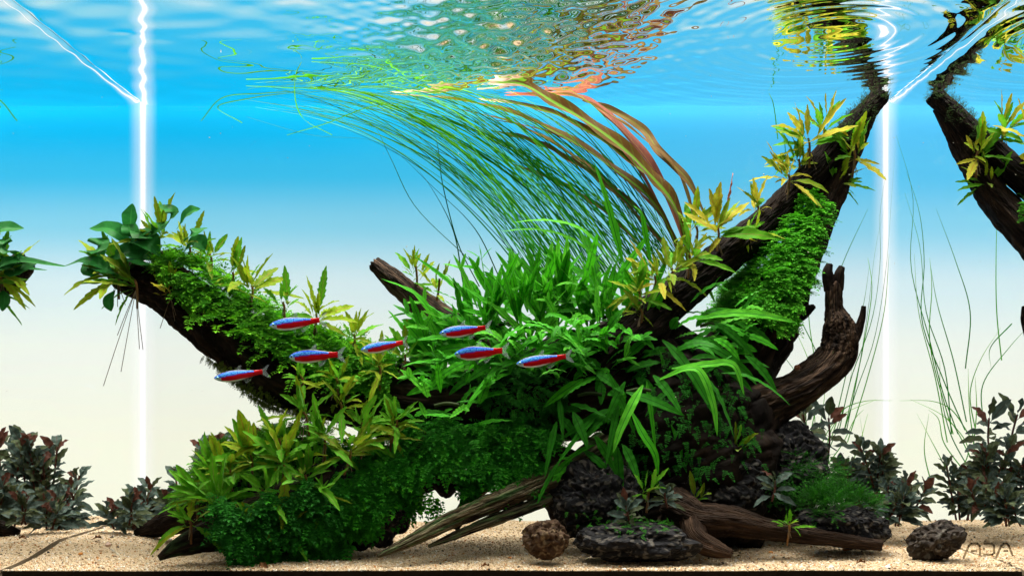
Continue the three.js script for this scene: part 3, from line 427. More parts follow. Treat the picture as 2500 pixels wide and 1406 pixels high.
{
  const g = thing('long_grass', 'loose stray grass blades hanging free left of the swept bundle', 'aquatic grass', P(1170, 690, 0.58), 'long thin water grass');
  for (const q of [[[1215, 700], [1130, 620], [1010, 500], [950, 380], [900, 290], [800, 240]], [[1220, 680], [1160, 560], [1060, 460], [930, 350], [760, 330], [600, 285]], [[1170, 700], [1120, 600], [1080, 450], [1060, 330], [1010, 270]], [[1130, 690], [1105, 560], [1040, 440], [980, 370]], [[810, 330], [740, 290], [722, 180], [735, 142]], [[590, 300], [530, 262], [610, 240], [720, 225]], [[700, 330], [800, 300], [900, 262], [1000, 250]], [[760, 138], [900, 160], [1030, 210], [1200, 262]], [[490, 295], [540, 240], [640, 228], [740, 222]], [[600, 210], [700, 214], [860, 222], [1000, 250]]]) { part('blade', ribbon(q.map(([x, y], i) => under(P(x, y, y < 200 ? 0.5 : 0.72))), (u) => 3.4 * S(0.6) * (1 - 0.7 * u ** 3), { segs: 30, cross: 2, fold: 0.3, twist: 1 }), M.grass[q[0][1] < 400 ? 2 : 3], g); }
}
function sideGrass(label, list, t, seed) {
  const r = rng(seed + 500), g = thing('thin_grass', label, 'aquatic grass', P(list[0][0][0], list[0][0][1], t), 'thin grass near the back corners');
  list.forEach((q, i) => part('blade', ribbon(q.map(([x, y]) => under(P(x, y, t + 0.06 * r()))), (u) => 2.8 * S(t) * (1 - 0.8 * u * u), { segs: 24, cross: 2, twist: (r() - 0.5) * 2, hint: V(0.3, 0.2, 0.9) }), M.grass[r() < 0.5 ? 1 : 2], g));
}
sideGrass('thin tall grass blades in the back right corner', [[[2060, 1060], [2090, 960], [2135, 830], [2165, 650], [2178, 480], [2190, 330]], [[2050, 1050], [2080, 920], [2130, 780], [2150, 640], [2150, 520], [2165, 420]], [[2066, 1060], [2098, 900], [2120, 760], [2140, 600], [2170, 470]], [[2040, 1030], [2075, 880], [2110, 740], [2125, 640]], [[2060, 1060], [2110, 840], [2130, 700], [2120, 630]], [[2040, 900], [2020, 760], [2060, 640], [2120, 510]], [[2070, 1080], [2120, 920], [2160, 760], [2172, 620]], [[2030, 1070], [2060, 1000], [2110, 980], [2180, 978]]], 0.86, 1);
sideGrass('fine short grass behind the dark plants at right', [[[2000, 1150], [2040, 1060], [2070, 960], [2085, 880]], [[2010, 1150], [2060, 1080], [2090, 1020], [2110, 1000]], [[1990, 1120], [2030, 1040], [2060, 1010]], [[2040, 1190], [2090, 1110], [2120, 1010]], [[1980, 1060], [1995, 960], [1975, 880], [1940, 800]], [[1970, 1040], [1960, 940], [1900, 850], [1860, 790]], [[2100, 1200], [2110, 1100], [2100, 1010]], [[2050, 1190], [2020, 1100], [2050, 1020], [2140, 975]], [[1996, 1100], [1990, 1000], [2000, 920]], [[1990, 1100], [2010, 1000], [2020, 900]]], 0.9, 2);
sideGrass('tall lone grass blades behind the right moss', [[[1990, 880], [1975, 760], [1985, 620], [2000, 470]], [[1900, 340], [1888, 250], [1878, 212]], [[1920, 420], [1915, 340], [1895, 290]], [[1960, 790], [1990, 850], [2010, 900]]], 0.8, 3);

// broad reddish ribbon leaves
{
  const g = thing('ribbon_plant', 'reddish brown plant with broad ribbon leaves sweeping up to the water surface', 'aquatic plant', P(1680, 690, 0.6));
  const L = [[[[1690, 700], [1655, 520], [1590, 430], [1480, 330], [1360, 255], [1270, 205], [1190, 200]], 62, 0, 0.5, [0.5, 0.55, 0.65]], [[[1670, 640], [1600, 500], [1480, 400], [1330, 310], [1200, 262], [1080, 240], [950, 226]], 50, 0, 0.35, [0.1, 0.75, 0.65]], [[[1720, 520], [1680, 440], [1610, 370], [1570, 315], [1480, 262], [1420, 245]], 30, 2, 0.6, [-0.3, 0.5, 0.8]], [[[1640, 560], [1560, 470], [1450, 380], [1330, 320], [1190, 290]], 30, 1, 0.4, [0.6, 0.6, 0.6]], [[[1690, 600], [1620, 470], [1520, 380], [1400, 300], [1300, 262], [1160, 240]], 42, 0, 0.3, [0.3, 0.8, 0.5]], [[[1700, 560], [1660, 430], [1560, 330], [1470, 270], [1400, 235], [1330, 222]], 34, 2, 0.4, [0.2, 0.9, 0.4]], [[[1620, 600], [1500, 470], [1390, 390], [1300, 345], [1210, 320]], 34, 2, 0.5, [0.4, 0.6, 0.6]], [[[1650, 640], [1560, 520], [1450, 420], [1350, 350], [1250, 300], [1100, 262]], 36, 2, 0.4, [0.2, 0.7, 0.6]], [[[1600, 640], [1480, 520], [1350, 440], [1250, 400]], 26, 2, 0.4, [0.4, 0.6, 0.6]], [[[1790, 420], [1780, 470], [1760, 560]].reverse(), 26, 1, 0.3, [0.9, 0.2, 0.5]], [[[1680, 620], [1600, 420], [1500, 300], [1420, 240], [1330, 232]], 44, 1, 0.2, [0, 1, 0.3]], [[[1665, 640], [1560, 420], [1430, 290], [1330, 236], [1230, 226]], 48, 1, 0.2, [0, 1, 0.2]]];
  L.forEach(([q, w, m, wv, h], i) => part('leaf', ribbon(q.map(([x, y], k) => under(P(x, y, lerp(0.62 + 0.006 * i, Math.min(0.84, surfT(q[q.length - 1][1]) + 0.004 * (i % 4)), smooth(0, 0.9, k / (q.length - 1)))))), (u) => w * 0.72 * S(0.62) * (0.25 + 0.75 * smooth(0, 0.3, u)) * Math.pow(1 - Math.pow(u, 5), 0.7), { segs: 44, cross: 6, fold: 0.35, wave: wv * 0.5, waveN: 5, twist: i % 2 ? 0.5 : -0.3, hint: V(...h), ph: i }), M.red[m], g));
}

// dark glossy broad leaves at the left branch tip
{
  const g = thing('broad_leaf_plant', 'dark green plant with broad glossy pointed leaves at the left branch tip', 'aquatic plant', P(330, 640, 0.37));
  const L = [[330, 612, 275, 562, 217, 558, 42, 1], [322, 612, 318, 570, 308, 535, 36, 1], [262, 575, 238, 600, 240, 650, 46, 0], [385, 640, 330, 615, 262, 632, 60, 0], [400, 640, 360, 590, 305, 592, 52, 0], [300, 680, 255, 655, 205, 660, 40, 0], [320, 585, 318, 535, 322, 497, 40, 1], [400, 560, 420, 520, 386, 500, 28, 0], [440, 600, 470, 570, 505, 556, 24, 0], [440, 620, 480, 590, 500, 610, 40, 0], [350, 600, 380, 560, 410, 540, 34, 0], [300, 690, 230, 640, 148, 652, 30, 1], [285, 700, 265, 735, 270, 760, 26, 0], [360, 660, 340, 630, 300, 640, 50, 0], [350, 600, 345, 575, 330, 560, 44, 0], [430, 560, 460, 520, 488, 510, 34, 1], [250, 650, 225, 665, 205, 640, 40, 0]];
  part('stem', tube([P(300, 690, 0.38), P(330, 640, 0.37), P(430, 610, 0.37)], 7 * S(0.3)), M.greenStem, g);
  L.forEach(([a, b, c, d, e, f, w, m], i) => part('leaf', ribbon([P(a, b, 0.36), P(c, d, 0.34 - 0.02 * (i % 3)), P(e, f, 0.34 + 0.03 * (i % 3))], oval(w * 1.15 * S(0.36)), { segs: 16, cross: 6, fold: 0.3, wave: 0.08, hint: V(0.15 * (i % 3 - 1), 0.7, 0.75) }), M.anubias[m], g));
}

// small dark leaved plants
function darkPlant(label, px, py, t, len, n, h, seed, o = {}) {
  const r = rng(seed + 700), base = P(px, py, t), s = S(t), g = thing('dark_leaf_plant', label, 'aquatic plant', base, 'small dark leaved plants');
  for (let k = 0; k < (o.stems ?? 1); k++) {
    if (!k) n = Math.round(n * 1.5);
    const lean = V((r() - 0.5) * 0.8 + (o.ax ?? 0), 1, (r() - 0.3) * 0.4).normalize(), b = base.clone().add(V((r() - 0.5) * 60 * s * ((o.stems ?? 1) > 1 ? 1 : 0), 0, 0)), H = h * s * (0.75 + 0.4 * r());
    part('stem', tube([b, b.clone().addScaledVector(lean, H * 0.5).add(V(6 * s * (r() - 0.5), 0, 0)), b.clone().addScaledVector(lean, H)], 2.6 * s, 8), M.darkStem, g);
    for (let i = 0; i < n; i++) {
      const f = (i + 0.5) / n, az = i * 2.4 + r(), el = lerp(0.0, 1.15, f) + (r() - 0.5) * 0.4, d = V(Math.cos(az) * Math.cos(el), Math.sin(el), Math.sin(az) * Math.cos(el) * 0.8);
      const L = len * s * (0.7 + 0.5 * r()), q = r();
      part('leaf', ribbon(arc(b.clone().addScaledVector(lean, H * (0.2 + 0.8 * f)), d, L, 0.15 + 0.3 * r()), oval(L * (0.24 + 0.10 * r())), { segs: 16, fold: 0.25, wave: 0.22, twist: (r() - 0.5), hint: V((r() - 0.5) * 0.6, 0.8, 0.5 + 0.5 * r()) }), M.buce[f > 0.75 ? (q < 0.22 ? 1 : q < 0.6 ? 2 : 0) : q < 0.6 ? 0 : q < 0.96 ? 2 : 1], g);
    }
  }
}
const DP = [
  ['dark leaved plant on the low root, leftmost of the real ones beside the left glass', 268, 1292, 0.52, 58, 11, 60, 1, { stems: 2 }],
  ['dark leaved plant with a spiky top on the low left root', 325, 1282, 0.48, 56, 11, 60, 2, { stems: 2 }],
  ['dark leaved plant on the low left root next to the green moss', 392, 1262, 0.45, 56, 11, 50, 3, { stems: 2 }],
  ['tall dark leaved plant in the back left corner behind the thicket', 470, 1290, 0.86, 60, 14, 150, 4, { stems: 5 }],
  ['tall brown topped plant behind the left of the lower thicket', 540, 1285, 0.9, 66, 16, 195, 5, { stems: 5 }],
  ['brown leaved plant peeking over the lower thicket at left', 610, 1285, 0.92, 66, 16, 205, 6, { stems: 5 }],
  ['dark leaved plant behind the low left root, second row', 352, 1296, 0.68, 54, 13, 75, 17, { stems: 3 }],
  ['dark leaved plant in the second row right beside the green moss at left', 415, 1290, 0.72, 56, 13, 95, 18, { stems: 3 }],
  ['dark leaved plant closest to the left glass in the second row', 300, 1298, 0.62, 52, 12, 55, 19, { stems: 3 }],
  ['dark bush at the back behind the lower left thicket', 505, 1290, 0.7, 60, 16, 90, 7, { stems: 4 }],
  ['upright dark leaved plant standing clear in front of the bright right corner', 2140, 1220, 0.6, 56, 16, 125, 8, { stems: 4 }],
  ['dark leaved plant on top of the wide right rock', 2170, 1285, 0.45, 56, 13, 90, 9, { stems: 4, ax: 0.2 }],
  ['dark leaved plant left of the right corner above the moss', 2075, 1220, 0.62, 52, 13, 75, 10, { stems: 4 }],
  ['reddish dark leaved plant nearest the right glass', 2195, 1260, 0.5, 54, 13, 80, 11, { stems: 4, ax: 0.3 }],
  ['dark leaved plant at the back of the right corner', 2120, 1270, 0.75, 54, 15, 120, 12, { stems: 5 }],
  ['silvery dark leaved plant between the two black lava rocks at the front', 1540, 1290, 0.13, 54, 13, 60, 13, {}],
  ['dim dark leaved plant above the front lava rock', 1630, 1240, 0.16, 50, 11, 50, 14, {}],
  ['dark leaved plant behind the log', 1885, 1225, 0.22, 54, 10, 50, 15, {}],
  ['brown leaved plant under the curved stump beside the bright corner', 1995, 1110, 0.8, 84, 8, 110, 16, { stems: 2, ax: 0.2 }],
];
for (const a of DP) darkPlant(...a);

/* ---------- moss ---------- */
function frondGeo(seed, pairs, wid, curl) {                                  // one sprig, 1 unit long, along +y, face +z
  const p = [], idx = [], r = rng(seed);
  const leaf = (x, y, z, dx, dy, dz, w) => { const k = p.length / 3; p.push(x, y, z, x + dx * 0.5 - dy * w, y + dy * 0.5 + dx * w, z + dz * 0.5 + 0.03, x + dx, y + dy, z + dz, x + dx * 0.5 + dy * w, y + dy * 0.5 - dx * w, z + dz * 0.5 + 0.03); idx.push(k, k + 1, k + 2, k, k + 2, k + 3); };
  for (let i = 0; i < pairs; i++) { const f = (i + 0.5) / pairs, y = f, z = curl * f * f, l = wid * (1 - 0.65 * f) * (0.8 + 0.4 * r()); for (const sg of [-1, 1]) leaf(0, y, z, sg * l, l * 0.45, -0.12 * l + 0.1 * (r() - 0.5), 0.28); }
  leaf(0, 0.9, curl * 0.8, 0, 0.25, curl * 0.3, 0.3); { const k = p.length / 3; p.push(-0.02, 0, 0, 0.02, 0, 0, 0, 1, curl); idx.push(k, k + 1, k + 2); }
  const g = new THREE.BufferGeometry(); g.setAttribute('position', new THREE.Float32BufferAttribute(p, 3)); g.setIndex(idx); g.computeVertexNormals(); return g;
}
const FR = [frondGeo(3, 6, 0.34, -0.25), frondGeo(4, 6, 0.32, -0.4), frondGeo(5, 9, 0.13, -0.15)];
const inPoly = (x, y, q) => { let s = false; for (let i = 0, j = q.length - 1; i < q.length; j = i++) if ((q[i][1] > y) !== (q[j][1] > y) && x < (q[j][0] - q[i][0]) * (y - q[i][1]) / (q[j][1] - q[i][1]) + q[i][0]) s = !s; return s; };
function moss(label, geos, poly, n, seed, { size = 15, thick = 10, kind = 0, cols = [[0.03, 0.17, 0.012], [0.06, 0.30, 0.02]], up = -0.5, droop = 0.5, front = -0.4, side = 2, patch = -0.2 } = {}) {
  const r = rng(seed + 900), pts = [], q = V(), nn = V();
  const save = Math.random; Math.random = r;
  const clean = geos.map((g) => { const c = new THREE.BufferGeometry(); c.setAttribute('position', g.attributes.position); c.setAttribute('normal', g.attributes.normal); c.setIndex(g.index); return new THREE.Mesh(c); });
  const sm = clean.map((m) => { const k = new MeshSurfaceSampler(m); k.randomFunction = r; return k.build(); });
  for (let tries = 0; pts.length < n && tries < n * 60; tries++) {
    sm[tries % sm.length].sample(q, nn); if (nn.y < up || nn.z < front || nn.x > side) continue;
    const [x, y] = toPx(q), j = fbm(q.x * 60, q.y * 60, q.z * 60, 2) * 90; if (!inPoly(x + j, y + j * 0.7, poly) || fbm(q.x * 110 + 7, q.y * 110, q.z * 110, 2) < patch) continue;
    pts.push([q.clone(), nn.clone()]);
  }
  Math.random = save;
  const im = new THREE.InstancedMesh(FR[kind], M.moss, pts.length), m4 = new THREE.Matrix4(), col = new THREE.Color();
  pts.forEach(([p, nv], i) => {
    const s = (D0 - p.z) / F, L = size * s * (0.6 + 0.8 * r()), lift = thick * s * (0.35 * r() + Math.max(0, 0.55 + 1.5 * fbm(p.x * 70, p.y * 70, p.z * 70, 2)));
    const y = nv.clone().multiplyScalar(0.7).add(V((r() - 0.5) * 1.3, -droop * (0.4 + r()), (r() - 0.3) * 1.2)).normalize(), zf = V((r() - 0.5) * 0.5, 1, 0.2 + 0.5 * r()).addScaledVector(nv, 0.3), x = new THREE.Vector3().crossVectors(y, zf).normalize(), z = new THREE.Vector3().crossVectors(x, y);
    m4.makeBasis(x.multiplyScalar(L), y.multiplyScalar(L), z.multiplyScalar(L)); m4.setPosition(p.x + nv.x * lift, p.y + nv.y * lift, p.z + nv.z * lift); im.setMatrixAt(i, m4);
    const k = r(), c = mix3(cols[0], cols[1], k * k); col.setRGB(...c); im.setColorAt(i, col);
  });
  im.name = numbered('moss'); im.castShadow = im.receiveShadow = true; scene.add(im); return tag(im, label, 'moss', null, 'stuff');
}
moss('bright green moss carpet along the back of the left branch', [woods.left.geo], [[370, 590], [480, 600], [620, 650], [760, 740], [860, 830], [960, 900], [960, 985], [840, 955], [720, 890], [620, 835], [530, 775], [450, 730], [380, 670]], 5600, 1, { thick: 30, size: 26, cols: [[0.05, 0.26, 0.008], [0.17, 0.56, 0.015]] });
moss('dense light green moss hanging on the rear limb at right', [woods.rear.geo], [[1990, 470], [2020, 560], [1985, 640], [1975, 760], [1900, 800], [1760, 800], [1700, 790], [1760, 700], [1860, 600], [1920, 520]], 5600, 2, { thick: 34, size: 26, side: 0.45, cols: [[0.06, 0.34, 0.010], [0.16, 0.60, 0.03]] });
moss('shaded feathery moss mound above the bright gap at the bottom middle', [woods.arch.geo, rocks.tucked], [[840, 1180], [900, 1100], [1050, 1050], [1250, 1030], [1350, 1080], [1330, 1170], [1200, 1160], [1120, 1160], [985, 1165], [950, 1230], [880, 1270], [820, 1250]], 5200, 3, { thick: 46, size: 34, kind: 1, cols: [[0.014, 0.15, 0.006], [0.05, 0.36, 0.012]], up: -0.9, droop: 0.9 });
moss('feathery moss darkened with painted shade on the front of the lower left thicket down to the sand', [rocks.heap, woods.toe.geo], [[550, 1250], [690, 1225], [790, 1200], [810, 1260], [760, 1330], [690, 1366], [610, 1362], [560, 1320]], 2300, 4, { patch: -0.08, thick: 56, size: 38, kind: 1, cols: [[0.010, 0.11, 0.008], [0.03, 0.25, 0.012]], up: -0.9, droop: 0.8 });  // darker greens paint in the shade low in the thicket
moss('yellow-green moss cushion at the left edge of the lower thicket', [rocks.heap, woods.back.geo], [[410, 1200], [470, 1120], [580, 1070], [700, 1040], [800, 1060], [700, 1180], [560, 1200], [430, 1230]], 4500, 5, { thick: 30, size: 22, cols: [[0.05, 0.24, 0.008], [0.15, 0.44, 0.015]] });
moss('moss on the dark branch below the middle ferns', [woods.left.geo], [[1130, 890], [1300, 860], [1380, 950], [1340, 1080], [1240, 1070], [1170, 980]], 3500, 6, { thick: 26, size: 15, cols: [[0.02, 0.16, 0.012], [0.05, 0.28, 0.02]] });
moss('stringy green moss on the wide right rock', [rocks.wide, rocks.steep], [[1850, 1180], [1950, 1130], [2090, 1160], [2120, 1230], [2060, 1260], [1930, 1240], [1860, 1220]], 1900, 7, { thick: 36, size: 27, kind: 2, cols: [[0.012, 0.09, 0.005], [0.03, 0.18, 0.008]], droop: 0.1 });
moss('fine dark fuzz on the upper edge of the long right branch', [woods.tall.geo], [[2170, 200], [2090, 250], [2020, 340], [2060, 330], [2130, 260], [2180, 220]], 500, 8, { thick: 3, size: 12, kind: 2, cols: [[0.05, 0.10, 0.03], [0.08, 0.14, 0.04]], droop: -0.2 });
moss('sparse moss along the shaded underside edge of the left branch', [woods.left.geo], [[500, 880], [560, 880], [700, 990], [820, 1010], [800, 1030], [650, 1010], [560, 930]], 900, 9, { thick: 8, size: 12, cols: [[0.08, 0.12, 0.012], [0.14, 0.2, 0.02]], up: -2, front: -2 });
moss('added dark moss standing in for shade, hanging over the black middle stump', [woods.stump.geo], [[1380, 900], [1500, 860], [1700, 880], [1820, 960], [1840, 1100], [1700, 1180], [1500, 1120], [1400, 1040]], 380, 11, { thick: 26, size: 24, kind: 1, cols: [[0.010, 0.11, 0.005], [0.022, 0.19, 0.008]], droop: 0.9 });  // moss added in very dark green to blacken the stump as shade would
moss('larger feathery sprigs sticking out of the dark moss at lower left', [rocks.heap, woods.toe.geo], [[540, 1240], [700, 1215], [800, 1200], [820, 1280], [760, 1350], [640, 1368], [560, 1330]], 90, 12, { thick: 60, size: 44, kind: 1, cols: [[0.014, 0.15, 0.008], [0.05, 0.36, 0.014]], up: -0.9, droop: 0.6, patch: -1 });
moss('longer moss strands hanging from the moss mound above the bright gap', [woods.arch.geo, rocks.tucked], [[850, 1120], [1050, 1060], [1250, 1050], [1340, 1110], [1300, 1180], [1100, 1190], [960, 1220], [860, 1230]], 160, 13, { thick: 55, size: 44, kind: 1, cols: [[0.02, 0.19, 0.008], [0.09, 0.46, 0.014]], up: -0.9, droop: 1, patch: -1 });
moss('stray sprigs rising from the moss carpet on the left branch', [woods.left.geo], [[390, 590], [620, 640], [860, 820], [960, 920], [840, 970], [620, 880], [450, 740]], 240, 14, { thick: 36, size: 42, kind: 1, cols: [[0.06, 0.28, 0.008], [0.2, 0.6, 0.015]], droop: 0.1, patch: -1 });
moss('tiny moss tufts on the front lava rocks', [rocks.low, rocks.mid], [[1400, 1220], [1700, 1250], [1690, 1290], [1400, 1290]], 160, 10, { thick: 4, size: 12 });

/* ---------- fish ---------- */
{
  const L = 1, prof = [[0, 0.006, 0.006], [0.03, 0.035, 0.03], [0.09, 0.066, 0.05], [0.18, 0.095, 0.064], [0.3, 0.115, 0.07], [0.42, 0.118, 0.068], [0.56, 0.104, 0.056], [0.7, 0.08, 0.04], [0.82, 0.058, 0.026], [0.92, 0.047, 0.018], [1, 0.05, 0.008]];
  const at = (u) => { let k = 0; while (k < prof.length - 2 && u > prof[k + 1][0]) k++; const f = clamp((u - prof[k][0]) / (prof[k + 1][0] - prof[k][0])), e = f * f * (3 - 2 * f) * 0.4 + f * 0.6; return [lerp(prof[k][1], prof[k + 1][1], e), lerp(prof[k][2], prof[k + 1][2], e)]; };
  const yc = (u) => 0.012 - 0.03 * u * (1 - u) + 0.012 * u;
  const NU = 90, NV = 48;
  const body = gridGeo(NU, NV, (i, j) => { const u = i / NU, [h, w] = at(u), a = j / NV * Math.PI * 2; return [V((u - 0.5) * L, yc(u) + Math.cos(a) * h * (Math.cos(a) < 0 ? 1 : 1), Math.sin(a) * w), u, j / NV]; }, (i, j) => {
    const u = i / NU, y = Math.cos(j / NV * Math.PI * 2), sp = 0.62 + 0.6 * noise(u * 34, j * 0.55, 1);
    const lo = lerp(-0.05, 0.34, smooth(0, 0.9, u)) - 0.04 * (u < 0.15), hi = 0.80;
    let c = [0.05, 0.06, 0.05];
    if (u > 0.14 && y < lo + 0.02) c = y > -0.72 ? [0.52, 0.004, 0.008] : mix3([0.75, 0.72, 0.68], [0.52, 0.01, 0.01], smooth(0.5, 0.72, u));
    if (u <= 0.14 && y < lo) c = [0.45, 0.55, 0.55];
    if (y >= lo && y < hi && u < 0.83) c = mix3([0.008, 0.05, 0.72], [0.10, 0.46, 1], smooth(0.35, 0.75, sp) * smooth(lo, lo + 0.2, y) * smooth(0.82, 0.6, y));
    if (y < lo + 0.1 && y > lo - 0.02 && u < 0.83 && u > 0.14) c = mix3(c, [0.06, 0.03, 0.6], 0.7);
    if (u >= 0.83) c = y > 0.9 ? [0.2, 0.02, 0.02] : [0.55, 0.005, 0.008];
    return c;
  });
  const bodyM = new THREE.MeshPhysicalMaterial({ vertexColors: true, roughness: 0.32, metalness: 0.1, specularIntensity: 0.3, clearcoat: 0.1, clearcoatRoughness: 0.2, side: THREE.DoubleSide });
  const finM = new THREE.MeshPhysicalMaterial({ color: new THREE.Color().setRGB(0.84, 0.88, 0.9), roughness: 0.3, specularIntensity: 0.15, transmission: 0.96, thickness: 0, ior: 1.2, side: THREE.DoubleSide });
  const fin = (pts) => { const sh = new THREE.Shape(pts.map((p) => new THREE.Vector2(...p))); const g = new THREE.ExtrudeGeometry(sh, { depth: 0.004, bevelEnabled: false }); g.translate(0, 0, -0.002); return g; };
  const proto = new THREE.Group();
  const add = (n, g, m, par = proto) => { const o = new THREE.Mesh(g, m); o.name = n; o.castShadow = o.receiveShadow = true; par.add(o); return o; };
  add('body', body, bodyM);
  for (const s of [-1, 1]) { const e = add('eye', new THREE.SphereGeometry(0.03, 20, 14).scale(1, 1, 0.5).translate(-0.425, 0.012, s * 0.038), new THREE.MeshPhysicalMaterial({ color: new THREE.Color().setRGB(0.35, 0.75, 0.8), roughness: 0.2, metalness: 0.3, clearcoat: 1 })); add('pupil', new THREE.SphereGeometry(0.016, 16, 10).scale(1, 1, 0.5).translate(-0.426, 0.013, s * 0.048), plain([0.005, 0.005, 0.008], 0.15), e); }
  add('tail_fin', fin([[0.485, 0.06], [0.6, 0.14], [0.66, 0.155], [0.6, 0.06], [0.57, 0.02], [0.61, -0.04], [0.65, -0.125], [0.585, -0.1], [0.485, -0.035]]), finM);
  add('dorsal_fin', fin([[-0.06, 0.115], [0.03, 0.2], [0.09, 0.215], [0.07, 0.16], [0.08, 0.105]]), finM);
  add('anal_fin', fin([[0.08, -0.09], [0.14, -0.175], [0.2, -0.15], [0.28, -0.075], [0.3, -0.035]]), finM);
  add('pelvic_fin', fin([[-0.08, -0.105], [-0.02, -0.17], [0.01, -0.16], [0.0, -0.1]]), finM);
  const pts = [[660, 797, 777, 784, 'fish high on the left, in front of the mossy branch'], [702, 873, 824, 869, 'fish second from left, over the shaded branch'], [526, 925, 636, 910, 'leftmost fish against the pale background'], [884, 856, 982, 838, 'smallest looking fish left of the ferns'], [1073, 816, 1185, 803, 'uppermost of the three fish before the ferns'], [1108, 866, 1226, 860, 'middle one of the three fish before the ferns'], [1261, 890, 1382, 873, 'rightmost fish before the dark ferns']];
  pts.forEach(([x0, y0, x1, y1, l], i) => {
    const f = proto.clone(), t = 0.1 + 0.02 * (i % 3), a = P(x0, y0, t), b = P(x1, y1, t);
    const bend = [0.1, -0.14, 0.05, -0.1, 0.16, -0.06, 0.12][i], tall = [1, 1.06, 0.94, 0.96, 1.02, 1.1, 0.92][i];
    f.traverse((o) => { if (!o.isMesh) return; o.geometry = o.geometry.clone(); const p = o.geometry.attributes.position; for (let k = 0; k < p.count; k++) { const x = p.getX(k); p.setY(k, p.getY(k) * tall * 1.1); p.setZ(k, p.getZ(k) + bend * (x > 0 ? x * x * 1.3 : x * x * 0.4)); } o.geometry.computeVertexNormals(); });
    f.name = numbered('striped_fish'); f.position.copy(a).lerp(b, 0.5); f.scale.setScalar(a.distanceTo(b) / Math.cos([0.22, -0.18, 0.3, 0.45, 0.1, -0.28, -0.05][i]));
    f.rotation.set(0, [0.22, -0.18, 0.3, 0.45, 0.1, -0.28, -0.05][i], Math.atan2(b.y - a.y, b.x - a.x)); scene.add(f);
    tag(f, 'blue and red striped ' + l, 'fish', 'small fish with a blue stripe and red belly');
  });
}

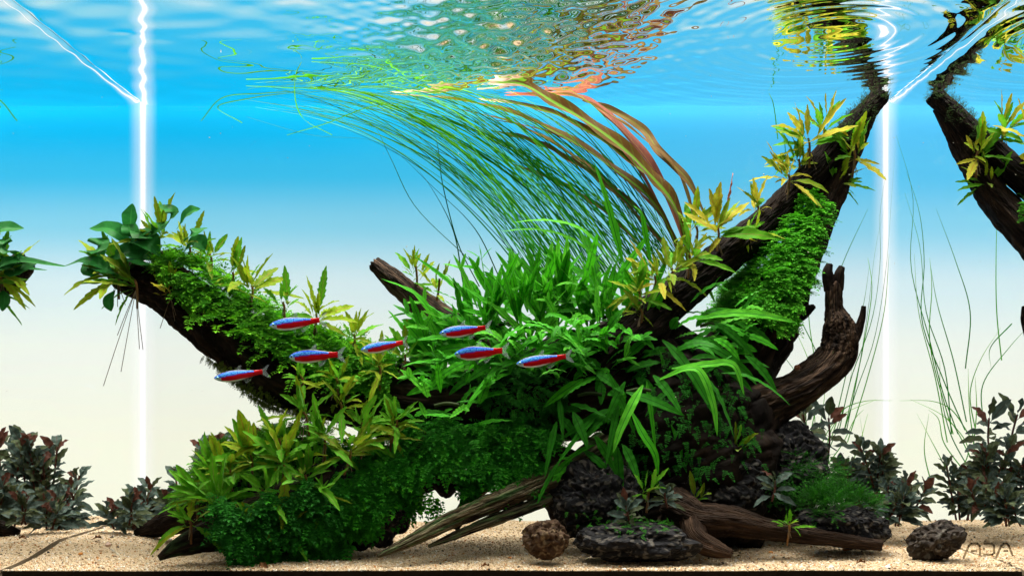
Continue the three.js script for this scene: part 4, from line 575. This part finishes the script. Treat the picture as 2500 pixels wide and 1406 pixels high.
/* ---------- small things ---------- */
{ // snail on the curved stump
  const c = P(1946, 897, 0.47), s = S(0.47), g = thing('snail', 'tiny round brown snail on the upper edge of the curved stump', 'snail', c), pts = [];
  for (let i = 0; i <= 60; i++) { const a = i / 60 * 4.4 * Math.PI, r = (8.5 * Math.pow(i / 60, 1.2) + 0.4) * s; pts.push(V(c.x + Math.cos(a) * r * 0.6, c.y + Math.sin(a) * r * 0.6, c.z + (1 - i / 60) * 3 * s)); }
  const tg = new THREE.TubeGeometry(new THREE.CatmullRomCurve3(pts), 90, 3.4 * s, 8); part('shell', tg, plain([0.17, 0.07, 0.03], 0.3), g);
  part('foot', new THREE.SphereGeometry(6 * s, 12, 8).scale(1.3, 0.5, 0.8).translate(c.x + 2 * s, c.y - 8 * s, c.z), plain([0.08, 0.05, 0.03], 0.4), g);
}
{
  const r = rng(41), mats = { white: plain([0.78, 0.74, 0.68], 0.4), orange: plain([0.62, 0.26, 0.06], 0.4), black: plain([0.03, 0.028, 0.026], 0.5), tan: plain([0.5, 0.34, 0.2], 0.5), pink: plain([0.7, 0.5, 0.4], 0.5) };
  const L = [[2066, 1347, 11, 'orange', 'orange pebble on the sand just below the log tip'], [1796, 1340, 7, 'white', 'white pebble in the hollow of the log'], [1995, 1351, 11, 'white', 'white pebble left of the orange pebble by the log'], [2018, 1351, 9, 'white', 'white pebble touching the orange pebble by the log'], [1883, 1350, 8, 'orange', 'small orange pebble below the middle of the log'], [2031, 1386, 12, 'white', 'white pebble in the right foreground of the sand'], [2168, 1384, 10, 'white', 'pale pebble at the right front of the sand'], [1860, 1391, 9, 'black', 'black pebble in the front sand at right'], [1525, 1390, 9, 'white', 'white pebble in front of the flat lava rock'], [1728, 1396, 9, 'tan', 'tan pebble in the front sand below the log root'], [262, 1348, 12, 'pink', 'pale pink pebble on the left sand'], [245, 1355, 7, 'tan', 'brown pebble beside the pink pebble'], [272, 1335, 6, 'black', 'black pebble on the left sand near the root tip'], [195, 1360, 8, 'orange', 'orange tinted pebble on the far left sand'], [1285, 1352, 7, 'white', 'white pebble left of the round brown stone'], [1245, 1362, 8, 'orange', 'orange pebble between the root and the round stone'], [878, 1362, 6, 'black', 'black pebble left of the long root tip'], [1062, 1357, 6, 'white', 'white pebble below the long root'], [822, 1370, 7, 'white', 'white pebble near the front left of the long root'], [1110, 1353, 6, 'pink', 'pale pebble right of the root tip'], [450, 1390, 8, 'tan', 'tan pebble at the front edge below the root tip'], [1425, 1355, 7, 'white', 'white pebble at the foot of the flat lava rock']];
  for (const [x, y, rad, m, l] of L) {
    const d = CAMY - SANDY - 0.001; const dist = d * F / (y - CY), z = Math.min(-0.003, D0 - dist), X = (x - CX) / F * (D0 - z), s = rad * (D0 - z) / F * 0.62;
    const g = new THREE.IcosahedronGeometry(1, 3), p = g.attributes.position, k = r() * 50; for (let i = 0; i < p.count; i++) { const a = p.getX(i), b = p.getY(i), c = p.getZ(i), f = 1 + 0.45 * fbm(a * 1.2 + k, b * 1.2, c * 1.2, 2); p.setXYZ(i, a * f * 1.2, b * f * 0.75, c * f); }
    const gg = mergeVertices((g.deleteAttribute('normal'), g.deleteAttribute('uv'), g), 1e-4); gg.computeVertexNormals(); gg.rotateY(r() * 6); gg.scale(s, s, s); gg.translate(X, sandH(X, z) + s * 0.35, z);
    tag(part('pebble', gg, mats[m]), l, 'pebble', 'pebbles on the sand');
  }
}
{ // fine matter drifting in the water
  const r = rng(91), N = 220, im = new THREE.InstancedMesh(new THREE.IcosahedronGeometry(1, 0), plain([0.45, 0.42, 0.34], 0.8), N), o = new THREE.Object3D();
  for (let i = 0; i < N; i++) { o.position.set(lerp(XL + 0.01, XR - 0.01, r()), lerp(SANDY + 0.02, WATER - 0.01, r()), -0.01 - (DEP - 0.02) * r()); o.rotation.set(r() * 6, r() * 6, r() * 6); const k = 0.00012 + 0.0003 * r() ** 3; o.scale.set(k, k * (0.5 + r()), k * 1.4); o.updateMatrix(); im.setMatrixAt(i, o.matrix); }
  im.name = 'drifting_speck'; tag(im, 'tiny specks of matter drifting in the water', 'specks', null, 'stuff'); scene.add(im);
}
{ // bits of dead leaf on the sand
  const r = rng(63), m = plain([0.13, 0.06, 0.022], 0.8);
  for (const [x, y, l] of [[2104, 1378, 'curled brown dead leaf on the sand left of the lettering'], [1185, 1384, 'small brown leaf scrap on the front sand below the slanting roots'], [238, 1342, 'small brown leaf scrap on the left sand'], [640, 1388, 'brown leaf scrap on the front sand below the dark moss']]) {
    const z = Math.min(-0.004, D0 - (CAMY - SANDY - 0.001) * F / (y - CY)), X = (x - CX) / F * (D0 - z), c = V(X, sandH(X, z) + 0.0012, z), s = S(0.05), a = r() * 3;
    tag(part('dead_leaf', ribbon([c.clone().add(V(-16 * s * Math.cos(a), 0, -8 * s * Math.sin(a))), c.clone().add(V(0, 5 * s, 0)), c.clone().add(V(16 * s * Math.cos(a), 1 * s, 8 * s * Math.sin(a)))], oval(17 * s), { segs: 12, fold: 0.6, wave: 0.4, twist: 0.8, hint: V(0.1, 1, 0.3) }), new THREE.MeshPhysicalMaterial({ color: m.color, roughness: 0.8, specularIntensity: 0.2, side: THREE.DoubleSide })), l, 'dead leaf', 'dead leaf scraps on the sand');
  }
}
renderer.render(scene, camera);
